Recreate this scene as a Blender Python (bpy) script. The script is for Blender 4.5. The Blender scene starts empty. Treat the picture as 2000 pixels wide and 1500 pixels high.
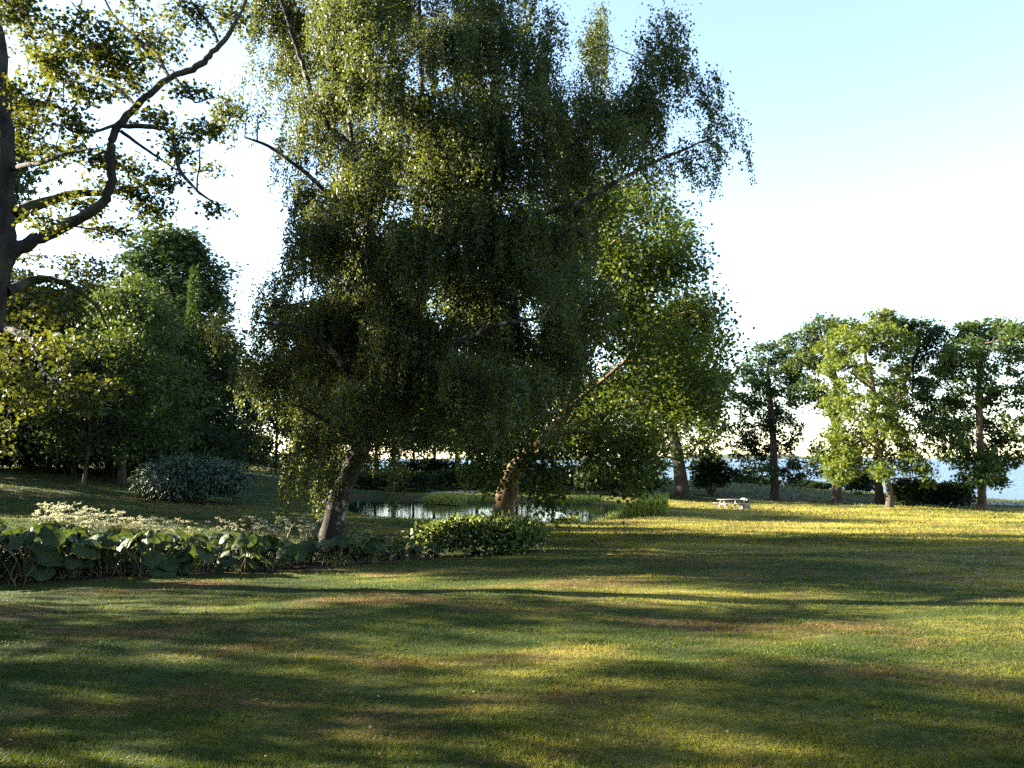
import bpy, math
import numpy as np
from mathutils import Vector

# ------------------------------------------------------------------ basics
scene = bpy.context.scene
COL = scene.collection
FPX = 1540.0                       # focal length in pixels of a 2000 px wide frame
PITCH = math.atan(145.0 / FPX)
CAM = np.array([0.0, 0.0, 1.6])
CA, SA = math.cos(PITCH), math.sin(PITCH)

def at(px, py, d):
    """World point at forward distance d seen in direction (px, py)."""
    u = (px - 1000.0) / FPX
    v = (750.0 - py) / FPX
    t = d / (CA - v * SA)
    return np.array([u * t, d, CAM[2] + (SA + v * CA) * t])

def norm(a):
    return a / np.maximum(np.linalg.norm(a, axis=-1, keepdims=True), 1e-9)

def smooth(a, b, x):
    t = np.clip((x - a) / (b - a), 0, 1)
    return t * t * (3 - 2 * t)

# ------------------------------------------------------------------ mesh building
class MB:
    def __init__(self):
        self.v, self.f, self.t, self.n = [], [], [], 0
    def add(self, verts, faces, tint=0.5):
        verts = np.asarray(verts, float).reshape(-1, 3)
        faces = np.asarray(faces, int)
        self.v.append(verts); self.f.append(faces + self.n)
        self.t.append(np.broadcast_to(np.asarray(tint, float), (len(faces),)))
        self.n += len(verts)
    def build(self, name, mat, parent=None, origin=None, smooth_shade=False):
        me = bpy.data.meshes.new(name)
        V = np.concatenate(self.v)
        if origin is not None:
            V = V - np.asarray(origin, float)
        loops = np.concatenate([f.ravel() for f in self.f])
        sizes = np.concatenate([np.full(len(f), f.shape[1]) for f in self.f])
        me.vertices.add(len(V)); me.vertices.foreach_set('co', V.astype(np.float32).ravel())
        me.loops.add(len(loops)); me.loops.foreach_set('vertex_index', loops.astype(np.int32))
        me.polygons.add(len(sizes))
        starts = np.concatenate([[0], np.cumsum(sizes)[:-1]])
        me.polygons.foreach_set('loop_start', starts.astype(np.int32))
        me.update(calc_edges=True)
        if smooth_shade:
            me.polygons.foreach_set('use_smooth', np.ones(len(sizes), bool))
        a = me.attributes.new('tint', 'FLOAT', 'FACE')
        a.data.foreach_set('value', np.concatenate(self.t).astype(np.float32))
        me.materials.append(mat)
        o = bpy.data.objects.new(name, me); COL.objects.link(o)
        if parent is not None:
            o.parent = parent
        elif origin is not None:
            o.location = origin
        return o

def tube(mb, pts, rad, n=6, tint=0.5, wob=0.0, rng=None, cap=False):
    pts = np.asarray(pts, float); rad = np.asarray(rad, float)
    T = norm(np.gradient(pts, axis=0))
    ref = np.array([0.31, 0.95, 0.02]) if abs(T[0][2]) > 0.8 else np.array([0.05, 0.1, 1.0])
    U = norm(np.cross(T, ref)); W = np.cross(T, U)
    a = np.arange(n) * 2 * np.pi / n
    R = rad[:, None] * np.ones((1, n))
    if wob and rng is not None:
        R = R * (1 + wob * rng.standard_normal(R.shape))
    ring = pts[:, None, :] + R[..., None] * (np.cos(a)[None, :, None] * U[:, None, :] + np.sin(a)[None, :, None] * W[:, None, :])
    m = len(pts)
    i = np.arange(m - 1)[:, None] * n; j = np.arange(n)[None, :]; k = (j + 1) % n
    F = np.stack([i + j, i + k, i + n + k, i + n + j], -1).reshape(-1, 4)
    mb.add(ring.reshape(-1, 3), F, tint)
    if cap:
        for r_, o_ in ((ring[0][::-1], 0), (ring[-1], 1)):
            mb.add(r_, np.arange(n)[None, :], tint)

def box(mb, c, size, rotz=0.0, tint=0.5, bev=0.0):
    sx, sy, sz = [s / 2 for s in size]
    b = bev
    P = []
    for z, k in ((-sz, 1), (-sz + b, 0), (sz - b, 0), (sz, 1)) if b else ((-sz, 0), (sz, 0)):
        q = b * k
        P += [(-sx + q, -sy + q, z), (sx - q, -sy + q, z), (sx - q, sy - q, z), (-sx + q, sy - q, z)]
    P = np.array(P); ca, sa = math.cos(rotz), math.sin(rotz)
    P = np.stack([P[:, 0] * ca - P[:, 1] * sa, P[:, 0] * sa + P[:, 1] * ca, P[:, 2]], -1) + np.asarray(c, float)
    m = len(P) // 4
    F = [(3, 2, 1, 0), tuple(4 * (m - 1) + i for i in range(4))]
    for r in range(m - 1):
        for j in range(4):
            k = (j + 1) % 4
            F.append((4 * r + j, 4 * r + k, 4 * r + 4 + k, 4 * r + 4 + j))
    mb.add(P, F, tint)

def spline(P, n):
    """Catmull-Rom resample of control rows (any width)."""
    P = np.asarray(P, float)
    if len(P) == 2:
        t = np.linspace(0, 1, n)[:, None]
        return P[0] * (1 - t) + P[1] * t
    Q = np.vstack([2 * P[0] - P[1], P, 2 * P[-1] - P[-2]])
    t = np.linspace(0, len(P) - 1 - 1e-6, n)
    i = t.astype(int); f = (t - i)[:, None]
    a, b, c, d = Q[i], Q[i + 1], Q[i + 2], Q[i + 3]
    return 0.5 * (2 * b + (c - a) * f + (2 * a - 5 * b + 4 * c - d) * f**2 + (3 * b - a - 3 * c + d) * f**3)

# leaf outlines: along, side, lift
DIAMOND = np.array([(0, 0, 0), (.42, .5, .08), (1, 0, 0), (.42, -.5, .08)])
OVAL = np.array([(0, 0, 0), (.25, .38, .07), (.65, .42, .08), (1, 0, -.05), (.65, -.42, .08), (.25, -.38, .07)])
LOBED = np.array([(0, 0, 0), (.1, .3, .04), (.3, .62, .0), (.42, .3, .05), (.75, .5, 0), (.7, .16, .05), (1.05, 0, -.06),
                  (.7, -.16, .05), (.75, -.5, 0), (.42, -.3, .05), (.3, -.62, 0), (.1, -.3, .04)])
SPRAY = np.array([(0, 0, 0), (.12, .42, .1), (.35, .18, 0), (.6, .62, -.08), (.62, .14, .04), (1.05, .25, -.1), (.8, -.12, .05),
                  (.95, -.5, -.06), (.5, -.2, .03), (.28, -.6, .08), (.2, -.15, 0)])

def leaves(mb, C, D, N, L, W, shape, tint):
    D = norm(D); S = norm(np.cross(N, D)); N = np.cross(D, S)
    k = len(shape)
    L = np.broadcast_to(np.asarray(L, float), (len(C),)); W = np.broadcast_to(np.asarray(W, float), (len(C),))
    V = (C[:, None, :] + shape[None, :, 0:1] * (D * L[:, None])[:, None, :] + shape[None, :, 1:2] * (S * W[:, None])[:, None, :]
         + shape[None, :, 2:3] * (N * L[:, None])[:, None, :])
    F = np.arange(len(C) * k).reshape(-1, k)
    mb.add(V.reshape(-1, 3), F, tint)

# ------------------------------------------------------------------ object tagging
def tag(o, label=None, cat=None, group=None, kind=None):
    if label: o['label'] = label
    if cat: o['category'] = cat
    if group: o['group'] = group
    if kind: o['kind'] = kind
    return o

def thing(name, label, cat, loc, group=None, rz=0.0):
    o = bpy.data.objects.new(name, None); COL.objects.link(o)
    o.location = [float(c) for c in loc]; o.rotation_euler = (0, 0, rz)
    o.empty_display_size = 0.3
    return tag(o, label, cat, group)

def copy_thing(root, loc, rz, scale, label=None, group=None):
    r = root.copy(); COL.objects.link(r)
    r.location = [float(c) for c in loc]; r.rotation_euler = (0, 0, rz)
    r.scale = scale if hasattr(scale, '__len__') else (scale,) * 3
    if label: r['label'] = label
    if group: r['group'] = group
    for ch in list(root.children):
        c = ch.copy(); COL.objects.link(c); c.parent = r
        for g in list(ch.children):
            d = g.copy(); COL.objects.link(d); d.parent = c
    return r

# ------------------------------------------------------------------ materials
def new_mat(name):
    m = bpy.data.materials.new(name); m.use_nodes = True
    nt = m.node_tree; nt.nodes.clear()
    out = nt.nodes.new('ShaderNodeOutputMaterial')
    return m, nt, out

def nd(nt, typ, **kw):
    n = nt.nodes.new(typ)
    for k, v in kw.items():
        if k in n.inputs: n.inputs[k].default_value = v
        else: setattr(n, k, v)
    return n

def ramp(nt, fac, stops):
    r = nt.nodes.new('ShaderNodeValToRGB')
    el = r.color_ramp.elements
    while len(el) > 1: el.remove(el[-1])
    el[0].position = stops[0][0]; el[0].color = (*stops[0][1], 1)
    for p, c in stops[1:]:
        e = el.new(p); e.color = (*c, 1)
    nt.links.new(fac, r.inputs[0])
    return r.outputs[0]

def mix(nt, fac, a, b, blend='MIX'):
    m = nt.nodes.new('ShaderNodeMix'); m.data_type = 'RGBA'; m.blend_type = blend
    for i, s in ((0, fac), (6, a), (7, b)):
        if hasattr(s, 'is_linked'): nt.links.new(s, m.inputs[i])
        else: m.inputs[i].default_value = s if i == 0 else (*s, 1)
    return m.outputs[2]

def leaf_mat(name, dark, mid, light, trans, tfac=0.45, spec=0.35, rough=0.42):
    m, nt, out = new_mat(name)
    at_ = nd(nt, 'ShaderNodeAttribute', attribute_name='tint')
    col = ramp(nt, at_.outputs['Fac'], [(0.0, dark), (0.5, mid), (1.0, light)])
    bs = nd(nt, 'ShaderNodeBsdfPrincipled', Roughness=rough)
    bs.inputs['Specular IOR Level'].default_value = spec
    nt.links.new(col, bs.inputs['Base Color'])
    tr = nd(nt, 'ShaderNodeBsdfTranslucent')
    tc = mix(nt, 0.75, col, trans)
    nt.links.new(tc, tr.inputs['Color'])
    mx = nd(nt, 'ShaderNodeMixShader'); mx.inputs[0].default_value = tfac
    nt.links.new(bs.outputs[0], mx.inputs[1]); nt.links.new(tr.outputs[0], mx.inputs[2])
    nt.links.new(mx.outputs[0], out.inputs['Surface'])
    return m

def bark_mat(name, c0, c1, scale=6.0, stretch=0.25, moss=None, white=None):
    m, nt, out = new_mat(name)
    geo = nd(nt, 'ShaderNodeNewGeometry')
    mp = nd(nt, 'ShaderNodeMapping'); mp.inputs['Scale'].default_value = (1, 1, stretch)
    nt.links.new(geo.outputs['Position'], mp.inputs['Vector'])
    n1 = nd(nt, 'ShaderNodeTexNoise', Scale=scale, Detail=8.0, Roughness=0.7)
    nt.links.new(mp.outputs[0], n1.inputs['Vector'])
    col = ramp(nt, n1.outputs[0], [(0.35, c0), (0.65, c1)])
    if white is not None:
        mp2 = nd(nt, 'ShaderNodeMapping'); mp2.inputs['Scale'].default_value = (1, 1, 1.3)
        nt.links.new(geo.outputs['Position'], mp2.inputs['Vector'])
        n2 = nd(nt, 'ShaderNodeTexNoise', Scale=3.2, Detail=6.0, Roughness=0.65)
        nt.links.new(mp2.outputs[0], n2.inputs['Vector'])
        f = ramp(nt, n2.outputs[0], [(0.55, (0, 0, 0)), (0.62, (1, 1, 1))])
        col = mix(nt, f, col, white)
    if moss is not None:
        n3 = nd(nt, 'ShaderNodeTexNoise', Scale=1.3, Detail=4.0)
        nt.links.new(geo.outputs['Position'], n3.inputs['Vector'])
        f = ramp(nt, n3.outputs[0], [(0.5, (0, 0, 0)), (0.7, (1, 1, 1))])
        col = mix(nt, f, col, moss)
    bs = nd(nt, 'ShaderNodeBsdfPrincipled', Roughness=0.9)
    bs.inputs['Specular IOR Level'].default_value = 0.2
    nt.links.new(col, bs.inputs['Base Color'])
    bp = nd(nt, 'ShaderNodeBump', Strength=0.9, Distance=0.05)
    nt.links.new(n1.outputs[0], bp.inputs['Height']); nt.links.new(bp.outputs[0], bs.inputs['Normal'])
    nt.links.new(bs.outputs[0], out.inputs['Surface'])
    return m

def plain_mat(name, c0, c1, rough=0.7, scale=8.0, metal=0.0, bump=0.2):
    m, nt, out = new_mat(name)
    geo = nd(nt, 'ShaderNodeNewGeometry')
    n1 = nd(nt, 'ShaderNodeTexNoise', Scale=scale, Detail=6.0)
    nt.links.new(geo.outputs['Position'], n1.inputs['Vector'])
    col = ramp(nt, n1.outputs[0], [(0.3, c0), (0.7, c1)])
    bs = nd(nt, 'ShaderNodeBsdfPrincipled', Roughness=rough, Metallic=metal)
    nt.links.new(col, bs.inputs['Base Color'])
    bp = nd(nt, 'ShaderNodeBump', Strength=bump, Distance=0.02)
    nt.links.new(n1.outputs[0], bp.inputs['Height']); nt.links.new(bp.outputs[0], bs.inputs['Normal'])
    nt.links.new(bs.outputs[0], out.inputs['Surface'])
    return m

def grass_colour(nt):
    """Colour of the turf from world position; the blades and the ground under them share it."""
    geo = nd(nt, 'ShaderNodeNewGeometry')
    pos = geo.outputs['Position']
    def noise(scale, detail, sx=1.0, sy=1.0, rough=0.6):
        mp = nd(nt, 'ShaderNodeMapping'); mp.inputs['Scale'].default_value = (sx, sy, 1)
        nt.links.new(pos, mp.inputs['Vector'])
        n = nd(nt, 'ShaderNodeTexNoise', Scale=scale, Detail=detail, Roughness=rough)
        nt.links.new(mp.outputs[0], n.inputs['Vector'])
        return n.outputs[0]
    big = noise(0.22, 5.0, 0.7, 1.3)
    mid = noise(1.7, 6.0, 0.6, 1.2, 0.7)
    fine = noise(16.0, 4.0)
    # dry ground grows to the right and far side of the lawn
    sep = nd(nt, 'ShaderNodeSeparateXYZ'); nt.links.new(pos, sep.inputs[0])
    def math_(op, a, b):
        n = nd(nt, 'ShaderNodeMath', operation=op)
        for i, s in enumerate((a, b)):
            if hasattr(s, 'is_linked'): nt.links.new(s, n.inputs[i])
            else: n.inputs[i].default_value = s
        return n.outputs[0]
    mr = nd(nt, 'ShaderNodeMapRange'); nt.links.new(sep.outputs[0], mr.inputs['Value'])
    mr.inputs['From Min'].default_value = -14; mr.inputs['From Max'].default_value = 12
    mr.inputs['To Min'].default_value = -0.145; mr.inputs['To Max'].default_value = 0.055
    dry = math_('ADD', math_('ADD', math_('MULTIPLY', big, 0.62), math_('MULTIPLY', mid, 0.38)), mr.outputs[0])
    mr2 = nd(nt, 'ShaderNodeMapRange'); nt.links.new(sep.outputs[1], mr2.inputs['Value'])
    mr2.inputs['From Min'].default_value = 68; mr2.inputs['From Max'].default_value = 74
    mr2.inputs['To Min'].default_value = 0.0; mr2.inputs['To Max'].default_value = 0.17
    dry = math_('SUBTRACT', dry, mr2.outputs[0])
    c = ramp(nt, dry, [(0.36, (0.022, 0.042, 0.009)), (0.46, (0.048, 0.064, 0.012)), (0.54, (0.155, 0.145, 0.03)), (0.64, (0.25, 0.21, 0.058))])
    worn = noise(0.55, 6.0, 0.6, 1.3, 0.72)
    wf = ramp(nt, worn, [(0.50, (0, 0, 0)), (0.64, (.9, .9, .9))])
    c = mix(nt, wf, c, (0.115, 0.072, 0.034))
    f = ramp(nt, fine, [(0.3, (0.62, 0.62, 0.6)), (0.7, (1.25, 1.25, 1.2))])
    return mix(nt, 1.0, c, f, 'MULTIPLY'), dry, fine, pos, noise

def lawn_mat():
    m, nt, out = new_mat('turf')
    col, dry, fine, pos, noise = grass_colour(nt)
    bs = nd(nt, 'ShaderNodeBsdfPrincipled', Roughness=0.95)
    bs.inputs['Specular IOR Level'].default_value = 0.1
    bed = nd(nt, 'ShaderNodeAttribute', attribute_name='soil')
    soil = ramp(nt, fine, [(0.3, (0.02, 0.014, 0.008)), (0.7, (0.06, 0.042, 0.024))])
    col = mix(nt, bed.outputs['Fac'], col, soil)
    nt.links.new(col, bs.inputs['Base Color'])
    f2 = noise(40.0, 5.0)
    bp = nd(nt, 'ShaderNodeBump', Strength=1.0, Distance=0.05)
    nt.links.new(f2, bp.inputs['Height'])
    f3 = noise(5.0, 4.0)
    bp2 = nd(nt, 'ShaderNodeBump', Strength=0.5, Distance=0.12)
    nt.links.new(f3, bp2.inputs['Height']); nt.links.new(bp.outputs[0], bp2.inputs['Normal'])
    nt.links.new(bp2.outputs[0], bs.inputs['Normal'])
    nt.links.new(bs.outputs[0], out.inputs['Surface'])
    return m

def blade_mat():
    m, nt, out = new_mat('grass_blade')
    col, dry, fine, pos, noise = grass_colour(nt)
    a = nd(nt, 'ShaderNodeAttribute', attribute_name='tint')
    v = ramp(nt, a.outputs['Fac'], [(0.0, (0.75, 0.85, 0.8)), (0.6, (1.15, 1.15, 1.0)), (1.0, (1.9, 1.6, 1.3))])
    col = mix(nt, 1.0, col, v, 'MULTIPLY')
    d = nd(nt, 'ShaderNodeBsdfPrincipled', Roughness=0.55)
    d.inputs['Specular IOR Level'].default_value = 0.1
    nt.links.new(col, d.inputs['Base Color'])
    t = nd(nt, 'ShaderNodeBsdfTranslucent')
    tc = mix(nt, 1.0, col, (1.5, 1.5, 0.7), 'MULTIPLY'); nt.links.new(tc, t.inputs['Color'])
    mx = nd(nt, 'ShaderNodeMixShader'); mx.inputs[0].default_value = 0.4
    nt.links.new(d.outputs[0], mx.inputs[1]); nt.links.new(t.outputs[0], mx.inputs[2])
    nt.links.new(mx.outputs[0], out.inputs['Surface'])
    return m

def water_mat(name, deep, scale_xy, strength, dist, rough, scale=1.0, spec=0.5):
    m, nt, out = new_mat(name)
    geo = nd(nt, 'ShaderNodeNewGeometry')
    mp = nd(nt, 'ShaderNodeMapping'); mp.inputs['Scale'].default_value = (*scale_xy, 1)
    nt.links.new(geo.outputs['Position'], mp.inputs['Vector'])
    n1 = nd(nt, 'ShaderNodeTexNoise', Scale=scale, Detail=5.0, Roughness=0.6)
    nt.links.new(mp.outputs[0], n1.inputs['Vector'])
    bp = nd(nt, 'ShaderNodeBump', Strength=strength, Distance=dist)
    nt.links.new(n1.outputs[0], bp.inputs['Height'])
    bs = nd(nt, 'ShaderNodeBsdfPrincipled', Roughness=rough, IOR=1.33)
    bs.inputs['Specular IOR Level'].default_value = spec
    bs.inputs['Base Color'].default_value = (*deep, 1)
    nt.links.new(bp.outputs[0], bs.inputs['Normal'])
    nt.links.new(bs.outputs[0], out.inputs['Surface'])
    return m

M = {}
M['birch_leaf'] = leaf_mat('birch_leaf', (.010, .024, .009), (.019, .037, .012), (.052, .067, .018), (.14, .155, .017), .34, .2, .5)
M['plane_leaf'] = leaf_mat('plane_leaf', (0.012, 0.031, 0.007), (0.023, 0.048, 0.01), (0.046, 0.072, 0.014), (0.155, 0.19, 0.012), 0.34, 0.15, 0.5)
M['maple_leaf'] = leaf_mat('maple_leaf', (0.01, 0.022, 0.006), (0.02, 0.037, 0.009), (0.042, 0.06, 0.012), (0.15, 0.155, 0.012), 0.36, 0.15, 0.5)
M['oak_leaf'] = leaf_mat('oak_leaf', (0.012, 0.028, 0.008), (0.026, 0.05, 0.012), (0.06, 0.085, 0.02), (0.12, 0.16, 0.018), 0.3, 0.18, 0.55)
M['sunlit_oak_leaf'] = leaf_mat('sunlit_oak_leaf', (.025,.046,.009), (.055,.085,.014), (.115,.14,.022), (.22,.24,.02), .34, .2, .55)  # lighter yellow copy of the oak leaf, sunlight put into its colour
M['shaded_oak_leaf'] = leaf_mat('shaded_oak_leaf', (.008,.022,.008), (.016,.036,.011), (.034,.056,.016), (.07,.11,.016), .26, .18, .55)  # darker copy of the oak leaf, shade put into its colour
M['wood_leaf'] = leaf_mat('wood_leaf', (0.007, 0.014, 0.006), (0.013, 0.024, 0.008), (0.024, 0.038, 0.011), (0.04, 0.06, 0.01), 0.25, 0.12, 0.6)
M['evergreen_leaf'] = leaf_mat('evergreen_leaf', (0.014, 0.032, 0.017), (0.026, 0.05, 0.024), (0.045, 0.072, 0.034), (0.06, 0.09, 0.025), 0.15, 0.35, 0.45)
M['butterbur_leaf'] = leaf_mat('butterbur_leaf', (0.012, 0.027, 0.009), (0.022, 0.04, 0.013), (0.045, 0.06, 0.022), (0.085, 0.115, 0.014), 0.28, 0.2, 0.55)
M['bush_leaf'] = leaf_mat('bush_leaf', (.03,.055,.014), (.05,.078,.02), (.10,.125,.038), (.2,.24,.02), .34, .25, .5)
M['litter'] = leaf_mat('litter', (.07,.045,.022), (.17,.12,.06), (.34,.29,.19), (.3,.2,.1), .2, .2, .6)
M['stalk'] = leaf_mat('stalk', (0.06, 0.06, 0.025), (0.12, 0.11, 0.05), (0.22, 0.19, 0.10), (0.2, 0.2, 0.05), 0.15)
M['petal'] = leaf_mat('petal', (0.32, 0.32, 0.2), (0.46, 0.45, 0.3), (0.6, 0.58, 0.44), (0.55, 0.54, 0.3), 0.4, 0.2, 0.6)
M['reed'] = leaf_mat('reed', (0.08, 0.12, 0.02), (0.13, 0.17, 0.03), (0.26, 0.24, 0.07), (0.35, 0.38, 0.04), 0.45)
M['conifer'] = leaf_mat('conifer', (0.01, 0.026, 0.007), (0.018, 0.04, 0.01), (0.036, 0.064, 0.014), (0.06, 0.1, 0.012), 0.25, 0.15, 0.6)
M['birch_bark'] = bark_mat('birch_bark', (0.010, 0.009, 0.008), (0.034, 0.029, 0.025), 7.0, 0.3, white=(0.19, 0.165, 0.14))
M['plane_bark'] = bark_mat('plane_bark', (0.05, 0.032, 0.018), (0.16, 0.11, 0.065), 5.0, 0.5)
M['grey_bark'] = bark_mat('grey_bark', (0.012, 0.011, 0.011), (0.042, 0.039, 0.038), 9.0, 0.3, moss=(0.06, 0.065, 0.03))
M['brown_bark'] = bark_mat('brown_bark', (0.028, 0.021, 0.015), (0.10, 0.076, 0.052), 5.0, 0.3)
M['dark_bark'] = bark_mat('dark_bark', (0.02, 0.017, 0.014), (0.07, 0.055, 0.042), 5.0, 0.3)
M['pale_twig'] = bark_mat('pale_twig', (0.22, 0.19, 0.15), (0.45, 0.4, 0.33), 9.0, 0.4)
M['weathered_wood'] = plain_mat('weathered_wood', (0.12, 0.11, 0.10), (0.22, 0.20, 0.175), 0.75, 14.0)
M['bin_grey'] = plain_mat('bin_grey', (0.18, 0.17, 0.155), (0.26, 0.245, 0.215), 0.6, 6.0)
M['bin_brown'] = plain_mat('bin_brown', (0.22, 0.16, 0.10), (0.34, 0.26, 0.17), 0.8, 20.0)
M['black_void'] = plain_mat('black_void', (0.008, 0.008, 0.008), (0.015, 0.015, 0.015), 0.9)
M['gravel'] = plain_mat('gravel', (0.16, 0.14, 0.13), (0.28, 0.25, 0.23), 0.95, 30.0, bump=0.6)
M['asphalt'] = plain_mat('asphalt', (0.07, 0.07, 0.08), (0.11, 0.11, 0.12), 0.9, 40.0, bump=0.4)
M['lawn'] = lawn_mat()
M['blade'] = blade_mat()
M['pond'] = water_mat('pond_water', (0.012, 0.014, 0.010), (0.8, 2.2), 0.10, 0.03, 0.03, 1.6)
M['sea'] = water_mat('sea_water', (0.045, 0.085, 0.135), (0.30, 1.9), 1.0, 0.9, 0.3, 0.5, 0.11)
M['hill'] = plain_mat('far_shore', (0.05, 0.07, 0.04), (0.10, 0.11, 0.06), 0.95, 0.01)

# ------------------------------------------------------------------ terrain
POND = np.array([(-11.6, 54), (-10.3, 46.5), (-8.2, 41), (-5.2, 38.6), (-2.4, 37.7), (1.5, 37.6), (4.6, 39.2), (7.0, 42.0), (7.9, 45.5),
                 (7.0, 50), (5.2, 54), (3.6, 54.5), (1.0, 56), (-2, 55.5), (-5.5, 54.5), (-7.2, 58), (-8, 62), (-10.5, 64), (-13, 63), (-13, 58)])
WATER = -1.52
SEA = -4.1

def poly_sd(X, Y, P):
    """Signed distance to polygon, negative inside."""
    d = np.full(X.shape, 1e9); inside = np.zeros(X.shape, bool)
    for i in range(len(P)):
        a, b = P[i], P[(i + 1) % len(P)]
        e = b - a
        t = np.clip(((X - a[0]) * e[0] + (Y - a[1]) * e[1]) / (e @ e), 0, 1)
        d = np.minimum(d, np.hypot(X - a[0] - t * e[0], Y - a[1] - t * e[1]))
        c = (a[1] > Y) != (b[1] > Y)
        with np.errstate(divide='ignore', invalid='ignore'):
            xi = a[0] + (Y - a[1]) * e[0] / (e[1] if e[1] else 1e-9)
        inside ^= c & (X < xi)
    return np.where(inside, -d, d)

CTRL = [  # (px, py, forward distance) read off the photograph
    (0, 1145, 11.4), (350, 1130, 12.4), (700, 1112, 13.8), (1070, 1080, 17.5), (1500, 1150, 10.4), (2000, 1150, 10.4),
    (1000, 1150, 10.4), (1500, 1066, 20), (2000, 1070, 20), (1200, 1062, 20.5), (640, 1083, 17.5), (985, 1032, 28), (1500, 1032, 33), (2000, 1034, 33),
    (1150, 1020, 38), (1425, 991, 66), (1735, 991, 66), (1950, 998, 64), (2200, 1000, 64), (1300, 1004, 46), (1700, 1005, 50), (2000, 1008, 52),
    (1513, 975, 76), (1330, 962, 78), (1100, 962, 76), (900, 962, 76), (700, 962, 74), (1450, 944, 94), (1250, 940, 94), (1000, 938, 96), (1650, 960, 94), (1800, 968, 92), (1950, 980, 84), (2200, 985, 84),
    (2100, 985, 100), (300, 1022, 22), (370, 984, 40), (520, 996, 38), (160, 940, 48), (0, 918, 52), (0, 1000, 25), (300, 955, 50),
    (520, 930, 68), (600, 945, 60), (620, 1005, 37), (-300, 930, 45), (-400, 900, 60), (300, 915, 75), (560, 915, 85), (-200, 1060, 16)]
_pts = np.array([at(*c) for c in CTRL])
EXTRA = np.array([(0, 0, 0), (6, 2, 0), (-6, 2, 0), (-3, 5, 0.0), (3, 5, 0.0), (0, -20, .2), (30, -10, 0), (-30, -10, .6), (-30, 15, .6), (40, 20, -.7), (0, 7.5, -.03),
                  (60, 40, -1.6), (-60, 30, 2), (-60, 70, 2.5), (60, 70, -2.6), (-60, 110, 2), (-20, 110, .6), (70, 0, -.2), (-60, -10, 1.5)], float)
_pts = np.vstack([_pts, EXTRA])
def _ker(r): return r * r * np.log(r + 1e-6)
_S = 30.0
_n = len(_pts)
_A = np.zeros((_n + 3, _n + 3)); _xy = _pts[:, :2] / _S
_A[:_n, :_n] = _ker(np.linalg.norm(_xy[:, None] - _xy[None], axis=-1)) + 0.0004 * np.eye(_n)
_A[:_n, _n] = 1; _A[:_n, _n + 1:] = _xy; _A[_n, :_n] = 1; _A[_n + 1:, :_n] = _xy.T
_w = np.linalg.solve(_A, np.concatenate([_pts[:, 2], [0, 0, 0]]))

def ground(X, Y, fine=True):
    X = np.asarray(X, float); Y = np.asarray(Y, float); sh = X.shape
    x = np.clip(X.ravel(), -75, 90) / _S; y = np.clip(Y.ravel(), -25, 112) / _S
    z = np.full(len(x), _w[_n]) + _w[_n + 1] * x + _w[_n + 2] * y
    for i in range(_n):
        r = np.hypot(x - _xy[i, 0], y - _xy[i, 1]); z += _w[i] * _ker(r)
    X, Y = X.ravel(), Y.ravel()
    if fine:
        z += 0.035 * np.sin(0.9 * X + 0.6 * np.sin(0.5 * Y)) * np.sin(1.1 * Y + 1.3) + 0.014 * np.sin(2.3 * X + 1.7 * Y) * np.sin(2.9 * Y - 0.8 * X) \
            + 0.007 * np.sin(6.1 * X - 2.0 * Y) * np.sin(5.3 * Y + 1.1 * X)
    sd = poly_sd(X, Y, POND)
    z = np.where(sd > 0, z + (np.maximum(WATER + 0.10 + 0.02 * sd, np.minimum(z, WATER + 0.25 + 0.08 * sd)) - z) * (1 - smooth(1.0, 5.0, sd)), z)
    z = np.where(sd < 0.5, np.minimum(z, WATER + 0.12 - 0.9 * smooth(0.5, -2.0, sd)), z)
    shore = 104 + 0.04 * (X - 30) ** 2 * 0.02 + np.where(X < -25, (-25 - X) * 0.5, 0)
    k = smooth(shore - 4, shore + 14, Y)
    z = z * (1 - k) + (-6.5) * k
    return z.reshape(sh)

def gz(x, y):
    return float(ground(np.array([x]), np.array([y]))[0])

BED = np.array([(-13.0, 10.2), (-9.5, 10.8), (-7.4, 11.4), (-5.2, 12.4), (-3.6, 13.2), (-2.3, 14.4), (-1.5, 15.6), (-1.2, 16.6), (-1.6, 18.0), (-4.2, 17.6), (-7, 16.6), (-10, 15.6), (-14, 15)])

def axis(stops):
    out = [stops[0][0]]
    for (a, s), (b, _) in zip(stops[:-1], stops[1:]):
        k = max(1, int(round((b - a) / s)))
        out += list(a + (b - a) * (np.arange(k) + 1) / k)
    return np.array(out)

gx = axis([(-320, 20), (-80, 4), (-40, 1.0), (-16, 0.35), (16, 0.8), (45, 2.5), (90, 20), (330, 20)])
gy = axis([(-60, 6), (-10, 0.8), (2, 0.3), (24, 0.45), (66, 0.7), (100, 1.5), (124, 10), (174, 10)])
GX, GY = np.meshgrid(gx, gy)
GZ = ground(GX, GY)
V = np.stack([GX, GY, GZ], -1).reshape(-1, 3)
nx, ny = len(gx), len(gy)
i, j = np.meshgrid(np.arange(nx - 1), np.arange(ny - 1))
a0 = (j * nx + i).ravel()
mb = MB(); mb.add(V, np.stack([a0, a0 + 1, a0 + nx + 1, a0 + nx], -1))
lawn = mb.build('lawn', M['lawn'], smooth_shade=True)
tag(lawn, 'wide mown lawn with dry straw patches sloping down to pond and shore', 'lawn', kind='structure')
sa_ = lawn.data.attributes.new('soil', 'FLOAT', 'POINT')
soil = np.maximum(1 - smooth(-0.5, 0.25, poly_sd(V[:, 0], V[:, 1], BED)), 1 - smooth(0.0, 0.7, poly_sd(V[:, 0], V[:, 1], POND)))
sa_.data.foreach_set('value', soil.astype(np.float32))

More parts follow.
